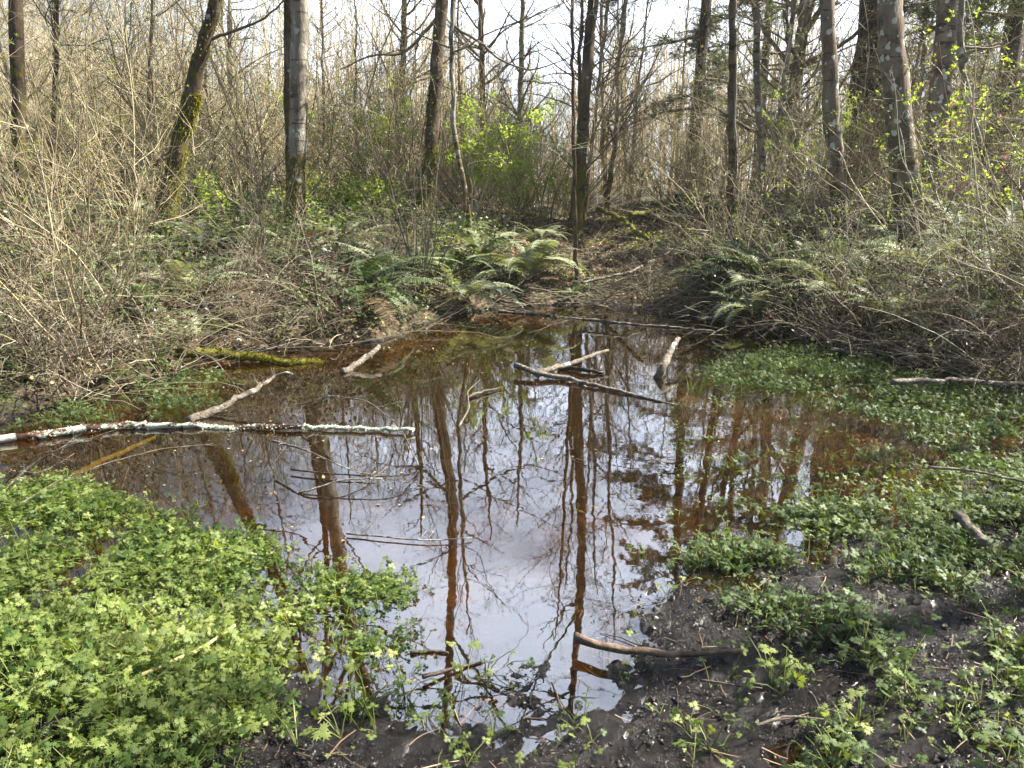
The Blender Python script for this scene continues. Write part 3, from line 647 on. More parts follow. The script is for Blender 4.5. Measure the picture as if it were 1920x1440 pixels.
# ------------------------------------------------------------------ shrub kinds
def leafy(mb, C, r, rng, frac, size, k=3):
    N = len(C); m = rng.random(N) < frac; C = C[m]
    if not len(C): return
    t = np.broadcast_to(np.concatenate([rng.uniform(.3, 1, (len(C), k - 1)), np.ones((len(C), 1))], 1), (len(C), k)); q, T, _ = sample(C, np.ones(C.shape[:2]), t)
    q = np.repeat(q, 4, 0); T = np.repeat(T, 4, 0); leaves(mb, q, T + rng.normal(size=T.shape) * .6, size, rng)
def make_shrub(kind, seed, name):
    rng = np.random.default_rng(seed); st, tw, lf = MB(), MB(), MB()
    if kind == 'sapling':         # one or two tall whips with ascending twigs
        n = 1; p = rng.normal(size=(n, 3)) * .08; p[:, 2] = -.1; d = np.tile([0, 0, 1.], (n, 1)) + rng.normal(size=(n, 3)) * .16
        P, R = walk(p, d, rng.uniform(3.8, 6.0, n), 24, .02, .075, rng, rng.uniform(.012, .022, n), .2)
        tubes(st, P, R, 5, rng.uniform(.1, .9, n))
        c, r = grow(P, R, 48, .27, 48, 9, .05, .15, .45, .08, .98, rng, rmin=.003); tubes(tw, c, r, 3, rng.random(len(c)))
        e, re = grow(c, r, 7, .45, 42, 5, .04, .18, .6, .15, 1, rng, rmin=.002); tubes(tw, e, re, 3, rng.random(len(e)))
        leafy(lf, e, re, rng, .22, .026, 2); mats = ('twig_tan', 'twig_tan', 'youngdull')
    elif kind == 'multistem':     # vine maple / hazel clump
        n = rng.integers(9, 15); p = rng.normal(size=(n, 3)) * .10; p[:, 2] = -.1; d = np.tile([0, 0, 1.], (n, 1)) + rng.normal(size=(n, 3)) * np.array([.55, .55, .1])
        P, R = walk(p, d, rng.uniform(1.8, 3.8, n), 16, .01, .10, rng, rng.uniform(.006, .014, n), .25)
        tubes(st, P, R, 4, rng.uniform(0, 1, n))
        c, r = grow(P, R, 8, .36, 45, 8, .03, .14, .55, .15, .98, rng, rmin=.003); tubes(tw, c, r, 3, rng.random(len(c)))
        e, re = grow(c, r, 5, .45, 42, 5, .03, .18, .65, .1, 1, rng, rmin=.002); tubes(tw, e, re, 3, rng.random(len(e)))
        leafy(lf, e, re, rng, .25, .026, 2); mats = ('twig_tan', 'twig_tan', 'youngdull')
    elif kind == 'bramble':       # low arching canes with a few dull leaves
        n = rng.integers(12, 18); p = rng.normal(size=(n, 3)) * .14; p[:, 2] = -.05; d = np.tile([0, 0, .9], (n, 1)) + rng.normal(size=(n, 3)) * np.array([.6, .6, .1])
        P, R = walk(p, d, rng.uniform(.9, 2.0, n), 16, -.07, .07, rng, rng.uniform(.003, .007, n), .35)
        tubes(st, P, R, 4, rng.uniform(0, 1, n))
        c, r = grow(P, R, 7, .35, 50, 7, -.02, .16, .6, .15, .98, rng, rmin=.002); tubes(tw, c, r, 3, rng.random(len(c)))
        e, re = grow(c, r, 3, .45, 45, 4, 0, .2, .65, .1, 1, rng, rmin=.0016); tubes(tw, e, re, 3, rng.random(len(e)))
        leafy(lf, c, r, rng, .4, .04, 2); mats = ('twig_red', 'twig_grey', 'purple')
    elif kind == 'arching':       # leggy crooked stems with new leaves, over the right bank
        n = rng.integers(8, 12); p = rng.normal(size=(n, 3)) * .12; p[:, 2] = -.05; d = np.tile([-.25, -.25, .9], (n, 1)) + rng.normal(size=(n, 3)) * np.array([.6, .5, .15])
        P, R = walk(p, d, rng.uniform(1.5, 2.9, n), 18, -.035, .12, rng, rng.uniform(.005, .010, n), .3)
        tubes(st, P, R, 5, rng.uniform(.2, 1, n))
        c, r = grow(P, R, 8, .36, 50, 9, .0, .22, .6, .2, .98, rng, rmin=.0028); tubes(tw, c, r, 3, rng.uniform(.2, 1, len(c)))
        e, re = grow(c, r, 4, .45, 48, 5, .02, .25, .65, .2, 1, rng, rmin=.002); tubes(tw, e, re, 3, rng.uniform(.2, 1, len(e)))
        leafy(lf, e, re, rng, .30, .028, 2); mats = ('twig_grey', 'twig_grey', 'youngdull')
    elif kind == 'willow':        # narrow upright fan
        n = 16; p = rng.normal(size=(n, 3)) * .07; p[:, 2] = -.1; d = np.tile([0, 0, 1.], (n, 1)) + rng.normal(size=(n, 3)) * np.array([.2, .2, .05])
        P, R = walk(p, d, rng.uniform(1.6, 3.0, n), 16, .01, .05, rng, rng.uniform(.006, .013, n), .25)
        tubes(st, P, R, 5, rng.uniform(0, .5, n))
        c, r = grow(P, R, 7, .3, 38, 7, .04, .12, .5, .2, .98, rng, rmin=.0025); tubes(tw, c, r, 3, rng.uniform(0, .7, len(c)))
        e, re = grow(c, r, 4, .45, 40, 4, .03, .18, .65, .1, 1, rng, rmin=.002); tubes(tw, e, re, 3, rng.random(len(e)))
        leafy(lf, e, re, rng, .2, .02, 2); mats = ('twig_red', 'twig_grey', 'youngdull')
    elif kind == 'budsapling':    # leggy young tree breaking leaf
        n = 1; p = np.array([[0, 0, -.1]]); d = np.array([[0, 0, 1.]]) + rng.normal(size=(1, 3)) * .2
        P, R = walk(p, d, rng.uniform(3.2, 5.0, n), 22, .01, .08, rng, rng.uniform(.011, .018, n), .2)
        tubes(st, P, R, 5, .4)
        c, r = grow(P, R, 30, .34, 58, 10, .03, .16, .5, .1, .98, rng, rmin=.003); tubes(tw, c, r, 3, rng.random(len(c)))
        e, re = grow(c, r, 7, .42, 45, 5, .03, .2, .6, .15, 1, rng, rmin=.002); tubes(tw, e, re, 3, rng.random(len(e)))
        leafy(lf, e, re, rng, .38, .028, 2); mats = ('twig_grey', 'twig_grey', 'youngdull')
    elif kind == 'salmonberry':   # crooked canes with bright leaves and a few pink flowers
        n = 9; p = rng.normal(size=(n, 3)) * .15; p[:, 2] = -.1; d = np.tile([-.12, 0, 1.], (n, 1)) + rng.normal(size=(n, 3)) * np.array([.35, .3, .05])
        P, R = walk(p, d, rng.uniform(1.9, 3.0, n), 18, -.005, .10, rng, rng.uniform(.006, .012, n), .3); tubes(st, P, R, 5, rng.uniform(.3, 1, n))
        c, r = grow(P, R, 7, .34, 55, 9, .01, .2, .6, .25, .98, rng, rmin=.003); tubes(tw, c, r, 3, rng.uniform(.2, 1, len(c)))
        e, re = grow(c, r, 4, .45, 48, 5, .02, .25, .65, .2, 1, rng, rmin=.002); tubes(tw, e, re, 3, rng.uniform(.2, 1, len(e)))
        leafy(lf, e, re, rng, .6, .036, 2); bl = MB(); q = e[rng.random(len(e)) < .10][:, -1]; q = np.repeat(q, 5, 0); leaves(bl, q, rng.normal(size=q.shape), .024, rng, droop=.4, flat=1)
        mats = ('twig_grey', 'twig_grey', 'young')
    elif kind == 'elder':         # fresh yellow green leaf clusters
        n = 7; p = rng.normal(size=(n, 3)) * .08; p[:, 2] = -.1; d = np.tile([0, 0, 1.], (n, 1)) + rng.normal(size=(n, 3)) * np.array([.3, .3, .05])
        P, R = walk(p, d, rng.uniform(1.6, 2.9, n), 14, .01, .08, rng, rng.uniform(.008, .013, n), .3)
        tubes(st, P, R, 4, .6)
        c, r = grow(P, R, 9, .32, 50, 6, .02, .12, .5, .35, 1, rng, rmin=.003); tubes(tw, c, r, 3, rng.random(len(c)))
        t = np.concatenate([rng.uniform(.5, 1, (len(c), 1)), np.ones((len(c), 1))], 1); q, T, _ = sample(c, np.ones(c.shape[:2]), t)
        q = np.repeat(q, 20, 0); T = np.repeat(T, 20, 0); leaves(lf, q + rng.normal(size=q.shape) * .045, T * .3 + rng.normal(size=T.shape) * .8, .065, rng, droop=.15, wide=.7, flat=.3)
        mats = ('twig_grey', 'twig_grey', 'young')
    elif kind == 'greenbush':     # wiry green huckleberry like bush
        n = 16; p = rng.normal(size=(n, 3)) * .16; p[:, 2] = -.1; d = np.tile([0, 0, 1.], (n, 1)) + rng.normal(size=(n, 3)) * np.array([.3, .3, .05])
        P, R = walk(p, d, rng.uniform(1.3, 2.6, n), 14, .01, .07, rng, rng.uniform(.005, .009, n), .3)
        tubes(st, P, R, 4, .6)
        c, r = grow(P, R, 10, .3, 40, 6, .03, .14, .5, .15, 1, rng, rmin=.003); tubes(tw, c, r, 3, rng.random(len(c)))
        e, re = grow(c, r, 6, .45, 42, 4, .03, .18, .65, .1, 1, rng, rmin=.002); tubes(tw, e, re, 3, rng.random(len(e)))
        leafy(lf, e, re, rng, .45, .025, 3); mats = ('twig_green', 'twig_green', 'young')
    t = thing(name, 'x', 'shrub')
    st.join(tw).build('stems', M[mats[1]], t)
    if mats[2]: lf.build('leaves', M[mats[2]], t)
    if kind == 'salmonberry': bl.build('blossoms', M['pink'], t)
    return t
KEEP = []          # things that stay in view: (x, Y, half width, how far in front to keep clear)
def blocked(x, y):
    for a, b, hw, dp in KEEP:
        if b - dp < y < b + .2 and abs(x - a * y / b) < hw: return True
    return False
POOL = {}
def shrub(kind, x, y, label, group, rng, scale=1.0, cat='shrub', name=None, rz=None, tilt=.07, nvar=5):
    key = kind
    names = {'salmonberry': 'flowering_shrub', 'budsapling': 'budding_sapling', 'sapling': 'bare_sapling', 'multistem': 'bare_shrub', 'bramble': 'bramble_bush', 'arching': 'budding_shrub', 'willow': 'willow_clump', 'elder': 'leafing_shrub', 'greenbush': 'green_bush'}
    pool = POOL.setdefault(key, [])
    if len(pool) < nvar:
        o = make_shrub(kind, hash_(kind) + len(pool), name or names[kind]); pool.append(o)
    else: o = copy_tree(pool[rng.integers(len(pool))])
    o.location = (x, y, tz(x, y)); o.rotation_euler = (rng.normal() * tilt, rng.normal() * tilt, rng.uniform(0, 6.28) if rz is None else rz)
    k = scale * rng.uniform(.8, 1.2); o.scale = (k, k, k * rng.uniform(.9, 1.1)); tag(o, label, cat, group); o.name = name or names[kind]; return o
def hash_(s): return sum(ord(c) * (i + 3) for i, c in enumerate(s)) * 7
rs = np.random.default_rng(77)
def ok_land(x, y, m=.1): return float(sdist(np.array([x]), np.array([y]))[0]) > m
def scatter(kind, n, s0, s1, Y0, Y1, label, group, scale=1.0, keep=None, cat='shrub', margin=.15, **kw):
    c = 0; tries = 0
    while c < n and tries < n * 40:
        tries += 1
        Y = math.sqrt(rs.uniform(Y0 * Y0, Y1 * Y1)); x = rs.uniform(s0, s1) * Y
        if not ok_land(x, Y, margin): continue
        if keep and not keep(x, Y): continue
        if kind in BIG and blocked(x, Y) and rs.random() < .85: continue
        shrub(kind, x, Y, label + ' ' + place_words(x, Y), group, rs, scale, cat, **kw); c += 1
clear = lambda x, y: not (.3 < x < 2.6 and 8.8 < y < 13.5)
clear2 = lambda x, y: not (-.2 < x < 2.9 and 8.8 < y < 15)

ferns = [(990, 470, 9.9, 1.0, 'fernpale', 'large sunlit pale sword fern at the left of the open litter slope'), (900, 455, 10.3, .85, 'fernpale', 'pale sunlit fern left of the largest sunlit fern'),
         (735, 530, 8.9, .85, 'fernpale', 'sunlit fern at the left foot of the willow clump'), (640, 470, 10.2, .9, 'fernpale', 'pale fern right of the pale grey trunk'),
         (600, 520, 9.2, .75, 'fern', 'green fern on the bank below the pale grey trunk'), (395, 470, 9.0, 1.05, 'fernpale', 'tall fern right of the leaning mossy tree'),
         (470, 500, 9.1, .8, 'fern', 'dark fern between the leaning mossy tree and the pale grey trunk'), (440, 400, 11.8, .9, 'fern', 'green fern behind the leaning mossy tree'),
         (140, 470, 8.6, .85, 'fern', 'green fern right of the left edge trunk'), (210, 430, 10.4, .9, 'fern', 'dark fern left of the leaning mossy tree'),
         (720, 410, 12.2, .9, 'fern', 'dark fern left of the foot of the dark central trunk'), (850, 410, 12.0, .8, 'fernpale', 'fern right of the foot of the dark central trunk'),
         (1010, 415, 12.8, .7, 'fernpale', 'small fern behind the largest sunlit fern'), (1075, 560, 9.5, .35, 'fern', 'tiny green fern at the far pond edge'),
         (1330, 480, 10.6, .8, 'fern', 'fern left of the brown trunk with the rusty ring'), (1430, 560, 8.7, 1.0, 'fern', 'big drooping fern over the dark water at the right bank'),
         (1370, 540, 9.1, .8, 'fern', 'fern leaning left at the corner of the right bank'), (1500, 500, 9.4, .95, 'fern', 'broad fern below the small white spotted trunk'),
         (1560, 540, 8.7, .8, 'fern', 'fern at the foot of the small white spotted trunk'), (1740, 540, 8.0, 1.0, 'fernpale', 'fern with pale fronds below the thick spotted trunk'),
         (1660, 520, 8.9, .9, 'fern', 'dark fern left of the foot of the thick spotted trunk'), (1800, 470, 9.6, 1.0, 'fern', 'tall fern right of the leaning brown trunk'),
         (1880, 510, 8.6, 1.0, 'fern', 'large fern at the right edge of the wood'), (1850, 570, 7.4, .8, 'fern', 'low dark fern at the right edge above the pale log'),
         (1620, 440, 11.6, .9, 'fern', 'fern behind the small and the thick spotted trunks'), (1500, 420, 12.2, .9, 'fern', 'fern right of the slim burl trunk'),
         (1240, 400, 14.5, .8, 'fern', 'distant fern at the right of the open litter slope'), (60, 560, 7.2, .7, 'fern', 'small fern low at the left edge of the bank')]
BIG = ('sapling', 'multistem', 'arching', 'bramble', 'budsapling')
for u_, Y_, hw in ((890, 12.6, .6), (1010, 13.8, .6), (300, 9.6, .35), (553, 11.2, .4), (800, 12.4, .35), (1700, 9.4, .35), (1578, 10.4, .3), (1432, 10.8, .2), (38, 8.8, .25), (1090, 13.6, .3), (1078, 9.9, .3)):
    KEEP.append((at(u_, 400, Y_)[0], Y_, hw, 3.2))
for u, v, Y, s, key, lb in ferns: KEEP.append((at(u, v, Y)[0], Y, .44 * s, 1.4))
for u_, Y_, hw in ((640, 13.0, .9), (470, 12.6, .6)): KEEP.append((at(u_, 350, Y_)[0], Y_, hw, 3.5))
def band(kind, n, d0, d1, s0, s1, label, group, scale=1.0, cat='shrub', Ymax=12.5, Ymin=4.6, **kw):
    c = tries = 0
    while c < n and tries < n * 300:
        tries += 1; Y = rs.uniform(Ymin, Ymax); x = rs.uniform(s0, s1) * Y; d = float(sdist(np.array([x]), np.array([Y]))[0])
        if not d0 < d < d1 or Y < 4.6: continue
        if kind in BIG and blocked(x, Y) and rs.random() < .8: continue
        shrub(kind, x, Y, label + ' ' + place_words(x, Y), group, rs, scale, cat, **kw); c += 1

scatter('sapling', 84, -.70, -.12, 11.5, 26, 'tall thin tan sapling', 'tan saplings in the left thicket', cat='sapling', scale=1.1)
scatter('sapling', 40, -.12, .24, 15, 27, 'tall thin tan sapling', 'tan saplings in the central thicket', cat='sapling', keep=clear2, scale=.68)
scatter('budsapling', 60, .24, .70, 11, 24, 'tall sapling with new leaves', 'saplings in the right thicket', cat='sapling', scale=.9)
scatter('multistem', 75, -.70, -.10, 9.4, 22, 'bare tan shrub clump', 'bare shrubs behind the left bank', keep=clear)
scatter('multistem', 50, -.10, .26, 12.5, 24, 'bare tan shrub clump', 'bare shrubs behind the central bank', keep=clear2, scale=.8)
scatter('multistem', 36, .26, .70, 9.5, 22, 'bare tan shrub clump', 'bare shrubs behind the right bank', scale=.85)
band('multistem', 4, .1, 1.6, -.70, -.38, 'bare tan shrub clump', 'bare shrubs at the left water edge', scale=.7, Ymax=9)
band('bramble', 34, -.02, 1.5, -.72, -.02, 'low arching bramble', 'brambles on the left bank', cat='bramble', scale=.62)
band('bramble', 16, 1.0, 3.5, -.72, -.02, 'low arching bramble', 'brambles on the left bank', cat='bramble', scale=.75)
band('bramble', 12, .0, 1.2, -.02, .26, 'low arching bramble', 'brambles on the central slope', cat='bramble', scale=.4)
band('bramble', 24, -.02, 1.6, .24, .71, 'low arching bramble', 'brambles on the right bank', cat='bramble', scale=.62)
band('arching', 18, -.02, 1.6, .24, .72, 'crooked shrub with new leaves', 'budding shrubs on the right bank', scale=.68)
band('arching', 12, 1.4, 4.0, .24, .72, 'crooked shrub with new leaves', 'budding shrubs on the right bank', scale=.9)

def px(u, v, Y): return at(u, v, Y)[0]
p = on(793, 590)
shrub('willow', px(790, 560, 8.6), 8.6, 'dark upright clump of thin stems at the pond edge left of centre', None, rs, 1.0, name='willow_clump', tilt=0)
shrub('willow', px(505, 620, 8.2), 8.1, 'small upright clump of stems above the mossy log', None, rs, .7, name='willow_clump', tilt=0)
for u, Y, s, lb in ((1930, 7.0, 1.0, 'flowering shrub with pink blossoms and bright leaves at the top right'), (1800, 8.3, .85, 'flowering shrub with bright leaves right of the thick spotted trunk')):
    shrub('salmonberry', px(u, 400, Y), Y, lb, None, rs, s, tilt=.03)
for u, Y, s, lb in ((890, 12.6, 1.1, 'shrub with bright yellow green leaf clusters right of the dark central trunk'),
                    (945, 13.0, .85, 'lower bright leafing shrub before the wiry green bush'),
                    (700, 13.2, .75, 'leafing shrub left of the dark central trunk'),
                    (1522, 12.5, .6, 'small bright leafing shrub low between the burl trunk and the grey spotted trunk')):
    shrub('elder', px(u, 300, Y), Y, lb, None, rs, s, tilt=.03)
for u, Y, s, lb in ((1010, 13.8, 1.15, 'wiry green bush under the brightest sky'), (960, 15.5, .9, 'wiry green bush behind the bright leaf clusters'), (1060, 16.5, .8, 'small wiry green bush behind the thin brown pole')):
    shrub('greenbush', px(u, 300, Y), Y, lb, None, rs, s, tilt=.03)

# far wood as one mass
rf = np.random.default_rng(9); fw, fl = MB(), MB()
N = 1500; Y = np.sqrt(rf.uniform(25 ** 2, 60 ** 2, N)); x = rf.uniform(-.85, .85, N) * Y
z = terrain(x, Y); p = np.stack([x, Y, z - .1], 1); d = np.tile([0, 0, 1.], (N, 1)) + rf.normal(size=(N, 3)) * .07
sx = x / Y; cenf = np.exp(-((sx - .06) / .12) ** 2)
Ln = rf.uniform(.12, .30, N) * Y * (1 - .42 * cenf)
P, R = walk(p, d, Ln, 10, .02, .03, rf, rf.uniform(.015, .055, N), .2); tubes(fw, P, R, 4, rf.uniform(.4, 1, N))
c, r = grow(P, R, 16, .22, 45, 6, .05, .12, .4, .08, 1, rf, rmin=.007); tubes(fw, c, r, 3, rf.random(len(c)))
e, re = grow(c, r, 5, .5, 42, 4, .04, .16, .6, .1, 1, rf, rmin=.005); tubes(fw, e, re, 3, rf.random(len(e)))
M['twig_far'] = twigmat('far_twigs', [(0, (.26, .20, .12)), (.5, (.52, .42, .25)), (1, (.78, .68, .45))], objrand=False)  # far twigs coloured lighter in place of distance haze
tag(fw.build('far_wood', M['twig_far']), 'tan mass of bare trunks and twigs far behind the pond', 'wood', kind='stuff')

# ------------------------------------------------------------------ ferns: every clump a thing, every frond a part
def frond_mesh(seed, arch):
    rng = np.random.default_rng(seed); mb = MB(); n = 26
    a = np.linspace(rad(78), rad(78 - arch), n); step = 1.0 / n
    P = np.zeros((n, 3)); 
    for i in range(1, n): P[i] = P[i - 1] + step * np.array([math.cos(a[i]), .0, math.sin(a[i])])
    P[:, 1] = np.linspace(0, 1, n) ** 2 * rng.normal() * .12
    tubes(mb, P[None], np.linspace(.006, .0015, n)[None], 3, .9)
    k = 40; t = np.linspace(.10, .99, k)[None]; q, T, _ = sample(P[None], np.ones((1, n)), t)
    side = nrm(np.cross(T, np.array([0, 1., 0]))); S = np.array([0, 1., 0])
    tt = t[0]; Lp = .125 * np.clip(np.sin(np.clip(tt * 1.25 + .08, 0, 1.25) / 1.33 * math.pi) ** .6, .06, 1) * (1 - .55 * tt ** 3)
    base = np.array([[-.09, 0, 0], [.11, 0, 0], [.09, .55, .03], [0, 1, -.10], [-.075, .55, .03], [0, .5, -.03]]); tri = np.array([[0, 1, 5], [1, 2, 5], [2, 3, 5], [3, 4, 5], [4, 0, 5]])
    for sg in (1, -1):
        Yd = nrm(S * sg + T * .28 + np.array([0, 0, -.18]) + rng.normal(size=T.shape) * .07); Xd = nrm(T - Yd * (T * Yd).sum(1, keepdims=True)); Zd = np.cross(Xd, Yd)
        place_many(mb, base, tri, q, Xd, Yd, Zd, Lp * rng.uniform(.85, 1.1, k), np.clip(rng.normal(.5, .2, k), 0, 1))
    return mb.mesh('frond', smooth=False)
FR = {}
M['ferndead'] = leafmat('dead_fern', [(0, (.045, .028, .016)), (.5, (.11, .075, .045)), (1, (.22, .165, .10))], trans=.15, tcol=(1.2, 1, .7), rough=.7, spec=.2)
for key in ('fern', 'fernpale', 'ferndead'):
    FR[key] = []
    for i, ar in enumerate((75, 100, 125, 90)):
        me = frond_mesh(300 + i, ar); me.materials.append(M[key]); FR[key].append(me)
rfn = np.random.default_rng(31)
def fern(x, y, size, label, group=None, key='fern', n=15):
    t = thing('sword_fern', label, 'fern', (x, y, tz(x, y)), group, rfn.uniform(0, 6.28))
    for i in range(n):
        dead = i > n - 3
        o = link('frond', FR['ferndead' if dead else key][rfn.integers(4)], t)
        if dead: o['label'] = 'brown dead frond'
        a = i * 2.4 + rfn.normal() * .2; s = size * rfn.uniform(.7, 1.12)
        o.rotation_euler = (rfn.normal() * .18, rfn.uniform(.6, 1.0) if dead else rfn.uniform(-.05, .6), a); o.scale = (s, s, s); o.location = (.03 * math.cos(a), .03 * math.sin(a), 0)
    return t
for u, v, Y, s, key, lb in ferns:
    x = px(u, v, Y)
    if not ok_land(x, Y, .02): Y += .5; x = px(u, v, Y)
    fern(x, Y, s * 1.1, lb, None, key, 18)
for i in range(64):
    for _ in range(90):
        side = i % 2
        Y = rfn.uniform(6.5, 16) if i > 25 else rfn.uniform(6, 10); s = rfn.uniform(-.75, -.06) if side == 0 else rfn.uniform(.24, .78); x = s * Y
        if ok_land(x, Y, .12) and (i > 25 or not ok_land(x, Y, 1.6)): break
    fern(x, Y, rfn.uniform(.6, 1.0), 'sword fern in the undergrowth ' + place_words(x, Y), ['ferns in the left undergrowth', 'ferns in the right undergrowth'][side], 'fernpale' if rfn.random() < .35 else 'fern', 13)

# ------------------------------------------------------------------ logs and sticks
def log(name, label, pts, wpx, mat_, seed, z=.03, cat='log', sides=12, lump=.10, lift=None, twigs=0, taper=.5, lichen=0, moss=0, group=None, zs=None):
    rng = np.random.default_rng(seed); W = []
    for i, (u, v) in enumerate(pts):
        zz = z if zs is None else zs[i]; W.append(on(u, v, zz))
    W = np.array(W); s = np.concatenate([[0], np.cumsum(np.linalg.norm(np.diff(W, axis=0), axis=1))]); m = max(10, min(90, int(s[-1] / .04))); q = np.linspace(0, s[-1], m)
    P = np.stack([np.interp(q, s, W[:, k]) for k in range(3)], 1); P[1:-1] = (P[:-2] + 2 * P[1:-1] + P[2:]) / 4
    mid = W.mean(0); dep = mid[1] * CT + (CAM_H - mid[2]) * ST; r = wpx / 2 * dep / FPX
    P = P + rng.normal(size=P.shape) * r * .16 + np.stack([0 * q, fbm(q * 0 + seed, q, 2.0, 3) * r * 3, fbm(q * 0 + seed + 5, q, 2.5, 3) * r * 1.2], 1) * np.sin(np.linspace(0, math.pi, m))[:, None]; R = np.linspace(r, r * taper, m) * (1 + rng.normal(size=m) * .04)
    t = thing(name, label, cat, tuple(P[0]), group); P = P - P[0]
    mb = MB(); tubes(mb, P, R, sides, caps=True, lump=lump, rng=rng)
    if twigs:
        c, rr = grow(P[None], R[None], twigs, .25, 45, 6, .03, .2, .35, .1, .95, rng, rmin=.002); tubes(mb, c, rr, 3, rng.random(len(c)))
        e, re = grow(c, rr, 2, .5, 45, 4, .02, .25, .6, .2, 1, rng, rmin=.0015); tubes(mb, e, re, 3, rng.random(len(e)))
    mb.build('wood', M[mat_], t)
    if lichen:
        ml = MB(); n = lichen; f = rng.uniform(0, 1, (1, n)); f = f[:, vnoise(f[0] * 9 + seed, f[0] * 0) > -.12]; q, T, rr = sample(P[None], R[None], f)
        a = rng.uniform(-.5, 3.6, len(q)); A = nrm(np.cross(T, np.array([0, 0, 1.]))); B = np.cross(A, T); o = A * np.cos(a)[:, None] + B * np.sin(a)[:, None]
        leaves(ml, q + o * rr[:, None] * .97, rng.normal(size=q.shape) + o * .4, .011, rng, flat=1.5, wide=1.6); ml.build('lichen', M['lichen'], t)['kind'] = 'stuff'
    if moss:
        ml = MB(); f = rng.uniform(0, 1, (1, moss)); q, T, rr = sample(P[None], R[None], f); a = rng.uniform(0, 3.1, moss); A = nrm(np.cross(T, np.array([0, 0, 1.]))); B = np.cross(A, T); o = A * np.cos(a)[:, None] + B * np.sin(a)[:, None]
        leaves(ml, q + o * rr[:, None] * .95, o, .022, rng, flat=1.5, wide=.6); ml.build('moss', M['moss'], t)['kind'] = 'stuff'
    return t
M['lichen'] = leafmat('lichen_crust', [(0, (.30, .32, .22)), (.5, (.50, .52, .40)), (1, (.72, .72, .62))], trans=.05, rough=.9, spec=.1)

log('fallen_log', 'long reddish log crusted with pale lichen lying across the left of the pond', [(-120, 845), (0, 824), (130, 810), (230, 800), (340, 796), (460, 797), (600, 801), (775, 806)], 16, 'log', 1, z=.02, lichen=1800, taper=.4)
log('fallen_branch', 'broken bleached branch rising out of the water above the lichen log', [(355, 790), (420, 763), (480, 730), (515, 706), (548, 700)], 17, 'driftwood', 2, zs=[.0, .05, .12, .17, .2], twigs=5, taper=.25)
log('fallen_log', 'mossy green log sliding into the water at the left bank', [(335, 657), (400, 664), (470, 672), (540, 678), (605, 682)], 21, 'mosslog', 3, zs=[.12, .07, .04, .02, -.02], moss=1300, taper=.5)
log('fallen_branch', 'short whitish broken stick poking up right of the mossy log', [(642, 699), (670, 682), (694, 664), (710, 650)], 13, 'driftwood', 4, zs=[.0, .04, .09, .12], taper=.6)
log('fallen_log', 'grey half sunk log sloping right across the centre of the pond', [(966, 684), (1000, 697), (1060, 708), (1130, 730), (1230, 752), (1345, 772)], 11, 'driftwood', 5, zs=[.07, .05, .02, .004, .0, -.015], taper=.25)
log('fallen_branch', 'pale branch crossing over the half sunk grey log', [(1005, 703), (1040, 690), (1085, 676), (1120, 662), (1140, 657)], 11, 'driftwood', 6, zs=[.03, .06, .08, .10, .11], taper=.5)
log('fallen_branch', 'dark wet stick afloat right of the crossing branches', [(1046, 690), (1085, 694), (1132, 699)], 9, 'wet', 7, z=.015, taper=.7)
log('fallen_branch', 'small dark forked stick left of the crossing branches', [(878, 744), (900, 735), (940, 726)], 8, 'wet', 8, z=.015, taper=.4, twigs=3)
log('fallen_branch', 'lichen spotted branch standing out of the water right of centre', [(1228, 712), (1246, 690), (1258, 662), (1272, 634)], 14, 'driftwood', 9, zs=[-.02, .08, .14, .2], taper=.6, lichen=120)
log('fallen_log', 'long thin grey log floating near the far bank', [(935, 584), (1010, 590), (1100, 599), (1200, 609), (1290, 616), (1340, 621)], 6, 'driftwood', 10, z=.004, taper=.7)
log('fallen_branch', 'stick sloping down to the water at the far bank', [(820, 540), (870, 552), (930, 563), (985, 572)], 8, 'driftwood', 11, zs=[.22, .15, .08, .03], taper=.6)
log('fallen_branch', 'thick bare stick lying on the mud at the near edge of the pond', [(1078, 1196), (1110, 1208), (1160, 1219), (1230, 1228), (1310, 1229), (1392, 1219)], 17, 'driftwood_brown' if False else 'stick', 12, zs=[.05, .045, .045, .045, .045, .05], taper=.45) if 'stick' in M else None
M['stick'] = bark('stick_bark', (.09, .055, .035), (.22, .15, .105), (.38, .30, .24), scale=26, stretch=1, rough=.6)
log('fallen_branch', 'thick bare stick lying on the mud at the near edge of the pond', [(1078, 1196), (1110, 1208), (1160, 1219), (1230, 1228), (1310, 1229), (1392, 1219)], 17, 'stick', 12, zs=[.05, .048, .048, .048, .05, .055], taper=.45)
log('dead_stem', 'yellow straw coloured stem lying in the left leaf carpet', [(232, 1283), (300, 1250), (345, 1234), (395, 1208), (440, 1172)], 8, 'straw', 13, zs=[.05, .075, .08, .085, .09], taper=.7, cat='stem', lump=.02)
log('wood_piece', 'split chunk of pale wood among the leaves at the right', [(1798, 962), (1822, 990), (1848, 1018)], 22, 'driftwood', 14, z=.11, taper=.8, sides=6, lump=.2, cat='wood')
log('fallen_branch', 'short black stick floating near the front of the pond', [(770, 1224), (805, 1222), (842, 1223)], 7, 'wet', 15, z=.006, taper=.6)
log('fallen_branch', 'dull stick in the shallows behind the small leafy sprout', [(793, 1270), (850, 1252), (915, 1240)], 8, 'wet', 16, zs=[.02, .012, .0], taper=.5)
log('fallen_log', 'pale log lying along the right bank behind the leaf carpet', [(1670, 716), (1760, 716), (1860, 716), (1990, 720)], 11, 'driftwood', 17, z=.10, taper=.8)
log('fallen_branch', 'grey stick in the leaves below the shaded right bank', [(1560, 655), (1600, 660), (1640, 666)], 8, 'driftwood', 18, z=.04, taper=.6)
